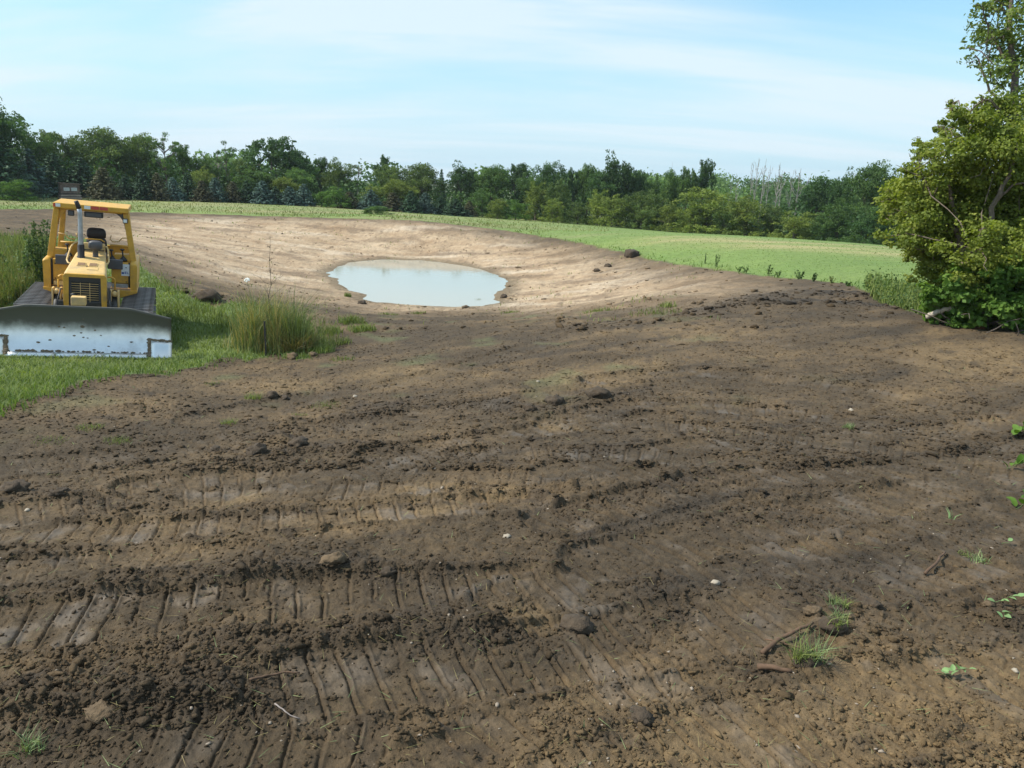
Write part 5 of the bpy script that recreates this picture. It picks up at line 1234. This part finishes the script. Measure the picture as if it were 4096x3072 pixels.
M_CLOD = simple('dark_clod_soil', (.062, .044, .028), .98, var=.4, scale=14, bump=.8, bscale=45)
M_CLODT = simple('tan_clod_soil', (.115, .078, .043), .95, var=.35, scale=14, bump=.8, bscale=45)
M_STONE = simple('pale_stone', (.33, .28, .215), .8, var=.2, scale=30, bump=.3)
sod(808, 660, .085, 'torn grass sod with long spreading blades, nearest of the right foreground', 51, 170, .20)
sod(833, 628, .095, 'rounded muddy sod with grass on its near side', 52, 110, .12)
sod(838, 612, .06, 'sod with short blue-green blades behind the rounded muddy one', 53, 90, .12)

# leafy sprigs and broadleaf weeds at the right edge
def leaf_shape(L, Wd, cup=.25):
    pts = [(0, 0), (.18, .38), (.45, .5), (.75, .36), (1.0, 0), (.75, -.36), (.45, -.5), (.18, -.38)]
    V = [(x * L, y * Wd, cup * L * (-(x - .45) ** 2 + .2) + abs(y) * Wd * cup) for x, y in pts] + [(.45 * L, 0, .18 * cup * L)]
    me = bpy.data.meshes.new('leaf'); me.from_pydata(V, [], [(k, (k + 1) % 8, 8) for k in range(8)]); smooth_on(me); attr_f(me, 'tint', np.full(9, .5)); me.materials.append(L_PALE); return me
LEAFS = [leaf_shape(1, .72), leaf_shape(1, .6, .4), leaf_shape(1, .82, .12)]
def sprig(u, v, n, L, label, seed, lift=.05, spread=.12, name='leafy_sprig', cat='sprig', mat=None, group=None):
    r = np.random.default_rng(seed); c_ = on(u, v); e = empty(name, c_, r.uniform(-.4, .4)); tag(e, label, cat, group)
    T = Tubes(); T.add(limb(r, (-spread, 0, .01), (spread, .02, lift), .008, 6), np.linspace(.004, .002, 6), 4); obj('stem', T.mesh('stem'), GSTEM, e)
    for k in range(n):
        t_ = (k + .5) / n * 2 - 1; a = r.uniform(0, 6.28); o = obj('leaf', LEAFS[k % 3], None, e); o.location = (t_ * spread, r.normal() * .015, lift * (t_ + 1) / 2 + .015); o.scale = (L * r.uniform(.75, 1.2),) * 3
        o.rotation_euler = (r.normal() * .35, -abs(r.normal()) * .5 - .1, a)
        if mat: o.material_slots[0].link = 'OBJECT'; o.material_slots[0].material = mat
    return e
sprig(953, 673, 10, .048, 'torn sprig of rounded pale green leaves on the bare soil', 61, .05, .09)
sprig(1004, 607, 6, .055, 'upper torn leaf sprig near the right frame edge', 62, .05, .09); sprig(1006, 619, 4, .06, 'flat pale leaves just below the upper torn sprig', 63, .015, .06)
sprig(1018, 437, 8, .13, 'broad-leaved weed at the right frame edge, farthest of three', 64, .12, .12, 'broadleaf_weed', 'weed', L_BIG); sprig(1017, 470, 7, .10, 'broad-leaved weed at the right frame edge, middle of three', 65, .12, .1, 'broadleaf_weed', 'weed', L_BIG)
sprig(1026, 505, 8, .11, 'broad-leaved weed at the right frame edge, nearest of three', 66, .12, .12, 'broadleaf_weed', 'weed', L_BIG)
tuft('grass_shoot', 952, 515, .025, .10, 6, L_PALE, 'forked pale grass shoot lying on the right soil', None, 90, .012, 'grass shoot', 1.2)
for k, (u, v, lb) in enumerate([(1009, 542, 'single pale leaf on the right soil')]): sprig(u, v, 1, .05, lb, 70 + k, .04, .05, 'leaf_scrap', 'leaf')

# roots and sticks
M_ROOT = simple('brown_root', (.105, .060, .034), .85, var=.35, scale=18)
def stick(name, P, R, mat, label, cat, group=None, seed=0, end=None):
    r = np.random.default_rng(seed); pts = [on(u, v, dz) for u, v, dz in P]; e = empty(name, pts[0]); tag(e, label, cat, group)
    Q_ = np.array([list(p_ - pts[0]) for p_ in pts]); D = []
    for a_, b_ in zip(Q_, Q_[1:]): D.append(limb(r, a_, b_, float(np.linalg.norm(b_ - a_)) * .035, 5)[:-1])
    D = np.vstack(D + [Q_[-1:]]); pipe('bark', D, np.linspace(R, R * .6, len(D)), mat, e, 8)
    return e
stick('root', [(762, 652, .01), (775, 646, .03), (795, 636, .05), (812, 627, .03)], .016, M_ROOT, 'brown root poking from the soil left of the torn sod', 'root')
stick('root', [(758, 665, .02), (773, 668, .03), (792, 671, .015)], .02, M_ROOT, 'thick broken root below the longer brown root', 'root')
stick('root', [(765, 638, .02), (800, 650, .06), (826, 663, .04)], .005, M_ROOT, 'thin root crossing over the torn sod', 'root')
stick('twig', [(250, 688, .015), (265, 684, .03), (284, 677, .02), (300, 676, .02)], .008, M_ROOT, 'long brown twig lying in the middle of the bottom soil', 'twig')
stick('twig', [(275, 709, .01), (285, 716, .02), (300, 721, .01)], .0045, M_GREYB, 'short curved pale twig near the bottom edge', 'twig')
stick('twig', [(925, 573, .02), (938, 563, .05), (945, 553, .03)], .012, M_ROOT, 'dark reddish root sticking up on the right soil', 'root')
# clods and stones worth naming
def lump(name, u, v, s_, mat, label, group, seed, flat=.65, cat='clod', sub=3):
    c_ = on(u, v, s_ * flat * .25); bm = bmesh.new(); ret = bmesh.ops.create_icosphere(bm, subdivisions=sub, radius=1.); vs = np.array([list(v_.co) for v_ in ret['verts']])
    k = 1 + .38 * perlin(vs[:, 0] * 1.7 + seed, vs[:, 1] * 1.7 + vs[:, 2] * 2.1, seed) + .32 * perlin(vs[:, 0] * 4 + seed, vs[:, 1] * 4 + vs[:, 2] * 5, seed + 1) + .22 * perlin(vs[:, 0] * 9 + seed, vs[:, 1] * 9 + vs[:, 2] * 10, seed + 2)
    for v_, f_ in zip(ret['verts'], k): v_.co = Vector((v_.co.x * s_ * f_ * 1.2, v_.co.y * s_ * f_ * .9, v_.co.z * s_ * f_ * flat))
    me = bpy.data.meshes.new(name); bm.to_mesh(me); bm.free(); smooth_on(me); o = obj(name, me, mat); o.location = c_; o.rotation_euler = (0, 0, seed * 1.1); tag(o, label, cat, group); return o
GCl = 'larger soil clods'
for k, (u, v, s_, mt, lb) in enumerate([(257, 456, .12, M_CLOD, 'dark block of soil on the berm above the middle track prints'), (299, 447, .11, M_CLOD, 'rounded dark clod right of the dark block on the berm'), (216, 451, .07, M_CLOD, 'small clod left of the dark block on the berm'),
        (272, 397, .09, M_CLOD, 'dark clod right of the small mound tuft'), (285, 398, .06, M_CLOD, 'smaller clod touching the dark clod by the mound tuft'), (530, 411, .09, M_CLOD, 'left one of three dark clods in the middle ground'), (554, 404, .12, M_CLOD, 'middle and longest of three dark clods in the middle ground'),
        (598, 398, .15, M_CLOD, 'largest dark clod at the right of three in the middle ground'), (578, 624, .085, M_CLOD, 'round overhanging clod left of the streaked right foreground'), (812, 614, .05, M_CLODT, 'tan oblong clod left of the muddy sod'), (988, 608, .03, M_CLODT, 'small tan clod beneath the torn leaf sprig'),
        (152, 490, .05, M_CLODT, 'orange-tan clod beside the upper left track prints'), (15, 493, .11, M_CLOD, 'big dark clod at the left frame edge'), (60, 498, .07, M_CLOD, 'dark clod right of the big one at the left edge'), (335, 570, .07, M_CLODT, 'brown lump on the ridge above the near track prints'), (388, 575, .05, M_CLOD, 'small clod at the right end of the near ridge'),
        (208, 300, .30, M_CLOD, 'dark soil heap on the grass left of the clump'), (440, 302, .22, M_CLOD, 'dark lump on the near pond edge'), (428, 304, .15, M_CLOD, 'lower lump left of the dark lump on the pond edge'), (504, 298, .18, M_CLOD, 'dark lump at the right pond corner'), (362, 305, .20, M_CLOD, 'dark lump at the left near pond corner'),
        (632, 256, .5, M_CLOD, 'flat dark heap on the pale far bank'), (608, 267, .22, M_CLOD, 'small dark clod on the pale far bank, left of two'), (597, 271, .2, M_CLOD, 'small dark clod on the pale far bank, lowest one'), (292, 358, .12, M_CLODT, 'reddish lump at the foot of the tall grass clump'), (313, 356, .09, M_CLODT, 'smaller reddish lump right of the one at the clump'),
        (868, 607, .07, M_CLOD, 'dark clod beside the hollow right of the muddy sod'), (640, 718, .06, M_CLOD, 'crumbling clod on the bottom right ridge'), (100, 712, .07, M_CLODT, 'smooth grey-brown lump at the bottom left')]):
    lump('soil_clod', u, v, s_, mt, lb, GCl, 7 + k * 3)
GSt = 'pale stones on the soil'
for k, (u, v, s_, lb) in enumerate([(507, 537, .030, 'whitish stone in the middle of the foreground'), (117, 511, .02, 'small white stone by the left track prints'), (851, 411, .035, 'pale flat stone on the right soil'), (538, 382, .03, 'white scrap-like stone left of the tan patch'), (716, 581, .028, 'flat tan stone among the right clods'), (27, 508, .025, 'pale stone near the left frame edge'),
        (1016, 669, .018, 'small pale stone right of the leaf sprig'), (355, 397, .03, 'little pale stone on the brown slope left of centre')]): lump('stone', u, v, s_, M_STONE, lb, GSt, 200 + k * 5, .7, 'stone', 2)
# loose crumbs of soil, pebbles and shreds: too many to count
_g = (1 + 5 ** .5) / 2; _v = np.array([(-1, _g, 0), (1, _g, 0), (-1, -_g, 0), (1, -_g, 0), (0, -1, _g), (0, 1, _g), (0, -1, -_g), (0, 1, -_g), (_g, 0, -1), (_g, 0, 1), (-_g, 0, -1), (-_g, 0, 1)]); _v /= np.linalg.norm(_v[0])
ICO = (_v, np.array([(0, 11, 5), (0, 5, 1), (0, 1, 7), (0, 7, 10), (0, 10, 11), (1, 5, 9), (5, 11, 4), (11, 10, 2), (10, 7, 6), (7, 1, 8), (3, 9, 4), (3, 4, 2), (3, 2, 6), (3, 6, 8), (3, 8, 9), (4, 9, 5), (2, 4, 11), (6, 2, 10), (8, 6, 7), (9, 8, 1)]))
def crumbs(name, n, seed, mat, smin, smax, box_, flat=.7, dens=None, cap=.5):
    r = np.random.default_rng(seed); x, y = screen_pts(n, *box_, r); dn = gfield(clod_a, x, y) if dens is None else dens(x, y); k = (r.random(n) < dn) & (gfield(soil, x, y) > .6) & (gfield(sdp, x, y) > .15); x, y = x[k], y[k]; n = len(x)
    dist = np.hypot(x, y); s_ = np.exp(r.uniform(math.log(smin), math.log(smax), n)) * r.choice([1, 1, 1, 1.7], n); s_ = np.maximum(s_, dist * .0007)
    ico = bmesh.new(); bmesh.ops.create_icosphere(ico, subdivisions=1, radius=1.); iv = np.array([list(v.co) for v in ico.verts]); bmesh.ops.triangulate(ico, faces=ico.faces[:]); it = np.array([[v.index for v in f.verts] for f in ico.faces]); ico.free()
    base = ICO if smax < .02 else (iv, it)
    iv, it = base; m_ = len(iv)
    A = r.uniform(0, 6.28, n); ca_, sa_ = np.cos(A), np.sin(A); st_ = r.uniform(.65, 2.0, n); jit = np.clip(1 + .42 * r.normal(size=(n, m_)), .35, 1.9)
    V = iv[None] * jit[..., None]; V[..., 0] *= st_[:, None]; V[..., 2] *= (flat * r.uniform(.6, 1.15, n))[:, None]
    V = np.stack([V[..., 0] * ca_[:, None] - V[..., 1] * sa_[:, None], V[..., 0] * sa_[:, None] + V[..., 1] * ca_[:, None], V[..., 2]], -1) * s_[:, None, None]
    V += np.stack([x, y, gz(x, y) + s_ * flat * .25], 1)[:, None]
    T_ = it[None] + (np.arange(n) * m_)[:, None, None]
    me = mesh_np(name, V.reshape(-1, 3), T_.reshape(-1, 3), 3); cc = gfield(alb[:, 0], x, y)
    col = np.stack([gfield(alb[:, q_], x, y) for q_ in range(3)], 1) * r.uniform(.55, 1.1, n)[:, None]; attr_c(me, 'albedo', np.repeat(col, m_, 0))
    o = obj(name, me, mat); tag(o, kind='stuff'); return o
M_CRUMB, t, p, out = new_mat('soil_crumbs'); ac = N(t, 'ShaderNodeAttribute', attribute_name='albedo'); gg = N(t, 'ShaderNodeNewGeometry'); nn = N(t, 'ShaderNodeTexNoise', i_Scale=70., i_Detail=4.); t.links.new(gg.outputs['Position'], nn.inputs['Vector'])
t.links.new(ac.outputs['Color'], p.inputs['Base Color']); p.inputs['Roughness'].default_value = .95; p.inputs['Specular IOR Level'].default_value = .2; bb = N(t, 'ShaderNodeBump', i_Strength=.8, i_Distance=.012); t.links.new(nn.outputs['Fac'], bb.inputs['Height']); t.links.new(bb.outputs[0], p.inputs['Normal'])
M_PEB = simple('dull_pebble', (.26, .21, .16), .85, var=.3)
crumbs('soil_crumbs', 60000, 71, M_CRUMB, .003, .010, (-60, 1084, 300, 800))
crumbs('soil_lumps', 6500, 72, M_CRUMB, .007, .017, (-60, 1084, 290, 790), dens=lambda x, y: (np.clip(gfield(clod_a, x, y) - .35, 0, 1) * .6 + .7 * gfield(berm, x, y)) * (1 - .9 * gfield(smooth, x, y)))
crumbs('bank_crumbs', 9000, 73, M_CRUMB, .022, .06, (-20, 900, 208, 330), dens=lambda x, y: np.clip(.10 + .9 * fbm(x * .35, y * .35, 3, 19), 0, .8) + .8 * gfield(berm, x, y))
crumbs('clod_scatter', 40000, 78, M_CRUMB, .009, .020, (-40, 1064, 285, 470), flat=.5, dens=lambda x, y: (np.clip(.28 + 1.3 * fbm(x * .8, y * .8, 4, 87), 0, 1) * .6 + .6 * gfield(berm, x, y)) * sstep(5.5, 8, np.hypot(x, y)) * (1 - .7 * gfield(clay, x, y)))
crumbs('pebbles', 700, 74, M_PEB, .003, .008, (-60, 1084, 360, 800), dens=lambda x, y: np.full(len(x), .5))
x, y, r = region(900, (-40, 1070, 330, 790), lambda x, y: (gfield(soil, x, y) > .9), 75)
n = len(x); hh = .004 + .02 * r.random(n) ** 2
tag(obj('grass_shreds', blades_mesh('grass_shreds', np.stack([x, y, gz(x, y) + .008], 1), hh, np.maximum(.003, np.hypot(x, y) * .0006), r.uniform(.03, .12, n), r, .9), G_DRY), kind='stuff')
x, y, r = region(420, (-40, 1070, 360, 790), lambda x, y: (gfield(soil, x, y) > .9), 76)
n = len(x); hh = .006 + .03 * r.random(n) ** 2
tag(obj('green_shreds', blades_mesh('green_shreds', np.stack([x, y, gz(x, y) + .008], 1), hh, np.maximum(.0035, np.hypot(x, y) * .0007), r.uniform(.03, .11, n), r, .9), G_BLUE), kind='stuff')

x, y, r = region(16000, (120, 720, 216, 335), lambda x, y: (gfield(soil, x, y) > .8) & (gfield(sdp, x, y) > .4) & (fbm(x * .45, y * .45, 3, 25) > .22) & (np.random.default_rng(2).random(len(x)) < .35), 79)
dist = np.hypot(x, y); hh = .05 + .12 * r.random(len(x))
tag(obj('bank_sprouts', blades_mesh('bank_sprouts', np.stack([x, y, gz(x, y) - .005], 1), hh, np.maximum(.012, dist * .0009), hh * r.uniform(.3, 1.4, len(x)), r), G_LAWN), kind='stuff')

# ------------------------------------------------------------------ weeds along the right rim
RW = 'weeds along the far rim of the soil'
for k, (u, v, h, w, lb) in enumerate([(705, 264, .75, .10, 'thin stake-like dry stem on the rim, farthest of the rim weeds'), (716, 267, 1.0, .55, 'dark upright weed on the rim right of the dry stem'), (739, 272, .45, .4, 'small low weed on the rim left of two bigger ones'), (746, 273.5, .6, .5, 'bushy weed on the rim beside the small low one'), (768, 276, .8, .6, 'dark bushy weed at the middle of the rim'), (778, 277.5, .55, .45, 'smaller weed right of the dark bushy one'),
        (800, 280, .75, .7, 'loose double weed on the rim'), (813, 281.5, .65, .4, 'narrow weed right of the loose double one'), (832, 284, .5, .45, 'yellowish weed where the rim bends down'), (868, 290, .85, .6, 'tall brown-green weed left of the right thicket'), (880, 290, .9, .9, 'loose tall weeds on the field side of the thicket'), (848, 287, .35, .4, 'little weed at the bend of the rim')]):
    q = hit(u, v); d_ = math.hypot(*q); weed('rim_weed', q[0], q[1], h * .62 * d_ / 34, w * .7 * d_ / 34, 120 if h > .6 else 70, .04, L_WEED if k not in (8, 9) else G_TALL, lb, RW, 'weed', 5, 100 + k)
x, y, r = region(26000, (865, 1075, 262, 352), lambda x, y: (gfield(sdf, x, y) < .12) & (gfield(sdf, x, y) > -2.2 + 1.6 * fbm(x * .5, y * .5, 3, 24) - 4.5 * np.clip(.80 - np.arctan2(x, y) * 1.55, -.3, 1) + .4) & (fbm(x * 1.3, y * 1.3, 2, 29) > -.25), 77)
hh = .10 + .50 * r.random(len(x)) ** 1.4 * np.clip(.7 + 1.4 * fbm(x * .7, y * .7, 3, 23), .15, 1.5)
P = np.stack([x, y, gz(x, y) - .02], 1); tag(obj('thicket_grass', blades_mesh('thicket_grass', P, hh, np.full(len(x), .018), hh * r.uniform(.15, .6, len(x)), r), G_TALL), kind='stuff')
k = r.random(len(x)) < .35; Pl = np.repeat(P[k], 3, 0); Pl[:, 2] += np.repeat(hh[k], 3) * r.uniform(.3, 1, 3 * k.sum()); Pl[:, :2] += r.normal(size=(len(Pl), 2)) * .05
tag(obj('thicket_leaves', leaves_mesh('thicket_leaves', Pl, unit(r.normal(size=Pl.shape) + [0, 0, .6]), .045, r, .55), L_WEED), kind='stuff')

# ------------------------------------------------------------------ the big trees at the right edge
def px_lobes(L, d0, r, dj):
    out = []
    for u, v, rr_ in L:
        d = d0 + r.normal() * dj; c_ = px_at(u / 4, v / 4, d); s_ = rr_ / 4 * d / F; out.append((*c_, s_, s_ * .82))
    return out
def big_tree(name, L, d0, dj, n, size, mat, limbs, label, seed, rag=.55, depth=.6, twigs=60, trunk_mat=None):
    r = np.random.default_rng(seed); lb0 = px_lobes(L, d0, r, dj); lb = sublobes(lb0, 9, r, .2, .42, .6); P, nm, k = lobed(lb, n, r, rag, depth, .45)
    P[:, 2] = np.maximum(P[:, 2], gz(P[:, 0], P[:, 1]) + .05); tn = r.random(len(lb))[k] * .55 + .22
    b0 = px_at(limbs[0][0][0][0] / 4, limbs[0][0][0][1] / 4, d0); b0[2] = float(gz(b0[0], b0[1])[0]) - .05
    e = empty(name, b0); tag(e, label, 'tree')
    obj('crown', leaves_mesh('crown', P - b0, nm, size, r, .7, tint=tn), mat, e)
    T = Tubes()
    for pts, R0, R1, dd in limbs:
        Q_ = np.array([px_at(u / 4, v / 4, d0 + dd) for u, v in pts]);
        if pts is limbs[0][0]: Q_[0] = b0
        D = np.vstack([limb(r, a_, b_, .03, 5)[:-1] for a_, b_ in zip(Q_, Q_[1:])] + [Q_[-1:]]); T.add(D - b0, np.linspace(R0, R1, len(D)), 8)
    C_ = np.array(lb0); lb = lb0
    for q_ in range(twigs):
        i = r.integers(0, len(lb)); j = r.integers(0, len(lb)); 
        a_, b_ = C_[i, :3], C_[j, :3]
        if np.linalg.norm(a_ - b_) < 2.2: T.add(limb(r, a_ - b0, b_ - b0, .06, 6), np.linspace(.016, .006, 6), 5)
        dd_ = unit(r.normal(size=3)) * C_[i, 3] * .95; T.add(limb(r, a_ - b0, a_ + dd_ - b0, .04, 5), np.linspace(.014, .004, 5), 4)
    obj('trunk', T.mesh('trunk'), trunk_mat or M_BARK2, e); return e
M_BARK2 = simple('grey_brown_bark', (.15, .115, .085), .9, var=.35, scale=20, bump=.5, bscale=50)
R2 = [(3935, 60, 62), (4000, 20, 75), (4065, 90, 95), (3965, 135, 62), (3905, 165, 42), (3880, 110, 26), (4045, 200, 85), (3890, 245, 42), (3960, 275, 60), (4060, 320, 60), (4000, 345, 36), (4085, 430, 60), (4140, 150, 140), (4190, 340, 150), (4140, -60, 160), (4010, -70, 90), (4230, 560, 150), (4130, 560, 90), (3870, 190, 22), (4000, 200, 55), (4040, 20, 80), (3930, 20, 30), (4020, 140, 60), (4080, 250, 60), (3930, 300, 28)]
big_tree('tall_tree', R2, 22.5, .7, 9500, .042, L_TREE3, [([(4095, 1300), (4090, 1000), (4082, 700), (4076, 520), (4060, 330), (4040, 150), (4040, -60)], .16, .04, 0), ([(4076, 560), (4000, 430), (3950, 330), (3900, 220)], .05, .015, 0), ([(4062, 330), (3990, 180), (3940, 80)], .04, .012, .2), ([(4080, 620), (4160, 400), (4190, 200)], .08, .03, .4)], 'tall slender tree with an open crown rising above the right frame corner', 81, .6, .7, 26, M_BARK)
R1 = [(3580, 830, 80), (3540, 870, 42), (3640, 790, 95), (3700, 720, 115), (3660, 690, 60), (3690, 900, 130), (3610, 930, 75), (3640, 970, 70), (3700, 610, 45), (3680, 575, 28), (3740, 620, 60), (3800, 590, 85), (3780, 520, 40), (3820, 440, 32), (3806, 415, 18), (3830, 480, 55), (3800, 780, 150), (3850, 930, 150), (3900, 520, 110), (3930, 440, 40), (3935, 400, 18), (3960, 640, 150), (4050, 520, 120), (4020, 450, 60), (4080, 700, 160), (3960, 800, 170), (3930, 1000, 140), (4060, 900, 170), (4050, 1060, 150), (3780, 1010, 90), (3720, 990, 70), (3690, 1020, 60), (3700, 1070, 60), (3740, 1110, 75), (3680, 960, 80), (3790, 1080, 90), (3650, 1000, 45), (3830, 1040, 90), (3900, 1120, 100), (3750, 800, 120), (3850, 680, 130), (4140, 800, 180), (4160, 620, 170), (4200, 1000, 200), (3720, 860, 80), (3560, 800, 40), (3620, 850, 80), (3990, 900, 150)]
big_tree('broad_tree', R1, 19.6, .8, 85000, .036, L_TREE, [([(3990, 1290), (3960, 1200), (3870, 1040), (3835, 950), (3820, 850), (3780, 700)], .13, .03, -.3), ([(3840, 1062), (3900, 1000), (3955, 900), (3985, 800), (4040, 700), (4060, 560)], .075, .03, -.95), ([(3985, 1260), (4060, 1100), (4100, 900), (4110, 600)], .12, .03, .2), ([(3830, 925), (3760, 860), (3660, 800)], .05, .015, -.5), ([(3990, 800), (4050, 740), (4110, 720)], .035, .012, -.9), ([(4060, 560), (3960, 500), (3860, 450)], .03, .01, 0)], 'broad yellow-green tree with a leaning bare limb filling the right side', 82, .6, .62, 130)
R3 = [(3800, 1170, 85), (3850, 1210, 110), (3930, 1160, 120), (3900, 1255, 90), (3830, 1275, 60), (3985, 1275, 60), (3770, 1240, 60), (3740, 1260, 40), (4040, 1260, 70), (3990, 1190, 95), (3760, 1215, 45), (3950, 1290, 50), (4060, 1180, 110), (4080, 1090, 90), (3880, 1110, 70), (4130, 1200, 120), (3835, 1130, 50)]
big_tree('vine_thicket', R3, 18.9, .4, 14000, .058, L_BIG, [([(3930, 1300), (3910, 1220), (3880, 1130)], .04, .015, 0), ([(3970, 1300), (4000, 1180), (4010, 1100)], .04, .015, 0)], 'bright green broad-leaved vine thicket at the foot of the broad right tree', 83, .5, .6, 12)
# logs, stump, brush at its foot
M_PALEW = simple('pale_stripped_wood', (.40, .335, .26), .75, var=.25, scale=14)
def log(P, R, label, seed, d, mat=M_PALEW):
    e = empty('fallen_log', (0, 0, 0)); tag(e, label, 'log'); Q_ = np.array([px_at(u / 4, v / 4, d) for u, v in P]); b0 = Q_[0].copy(); e.location = b0; r = np.random.default_rng(seed)
    D = np.vstack([limb(r, a_, b_, .015, 5)[:-1] for a_, b_ in zip(Q_, Q_[1:])] + [Q_[-1:]]) - b0; pipe('bark', D, np.linspace(R, R * .85, len(D)), mat, e, 12)
    lathe('cut_end', [(R * .8, -.01), (R * .8, .006), (R * .3, .01)], (0, 0, 0), M_CLODT, e, 12).matrix_local = Matrix.Translation(Vector(D[-1])) @ Vector(D[-1] - D[-2]).to_track_quat('Z', 'Y').to_matrix().to_4x4()
    return e
log([(3704, 1266), (3740, 1252), (3790, 1238), (3816, 1230)], .055, 'pale fallen log pointing up to the right at the thicket foot', 91, 18.5)
log([(3952, 1221), (3975, 1230), (4006, 1253)], .06, 'pale log sloping down to the right under the broad tree', 92, 18.4)
bp = empty('brush_pile', on(1008, 332)); tag(bp, 'tangled pile of dry brown branches under the broad right tree', 'brush pile')
r = np.random.default_rng(93); T = Tubes()
for k in range(90):
    a_ = np.array([r.normal() * .6 + .3, r.normal() * .35 + .4, abs(r.normal()) * .22]); d_ = unit(np.array([r.normal(), r.normal() * .5, r.normal() * .45])); L_ = r.uniform(.3, 1.1); T.add(limb(r, a_ - d_ * L_ / 2, a_ + d_ * L_ / 2, .03, 5), np.linspace(.014, .005, 5), 5)
obj('branches', T.mesh('branches'), M_BARK, bp)['kind'] = 'stuff'
sp_ = on(979, 329); stp = lathe('tree_stump', [(.14, -.05), (.10, .03), (.085, .16), (.085, .21), (.06, .23), (.02, .22)], sp_, simple('red_brown_rotten_wood', (.20, .085, .04), .9, var=.5, scale=20, bump=.6), None, 14); tag(stp, 'small red-brown broken stump at the soil edge below the broad tree', 'stump')
stick('twig', [(984, 322, .05), (992, 318, .15), (998, 314, .2)], .014, M_DEAD, 'bare pale branch leaning beside the sloping log', 'branch')

# ------------------------------------------------------------------ summer haze
hb_ = bmesh.new(); add_box(hb_, (0, 0, 16), (3060, 3060, 60)); me = bpy.data.meshes.new('haze'); hb_.to_mesh(me); hb_.free()
m = bpy.data.materials.new('haze'); m.use_nodes = True; t = m.node_tree; t.nodes.clear(); out = N(t, 'ShaderNodeOutputMaterial'); pv = N(t, 'ShaderNodeVolumePrincipled', i_Density=.0002); pv.inputs['Color'].default_value = (.80, .88, .96, 1); pv.inputs['Anisotropy'].default_value = .2
t.links.new(pv.outputs[0], out.inputs['Volume'])
tag(obj('haze', me, m), kind='stuff')
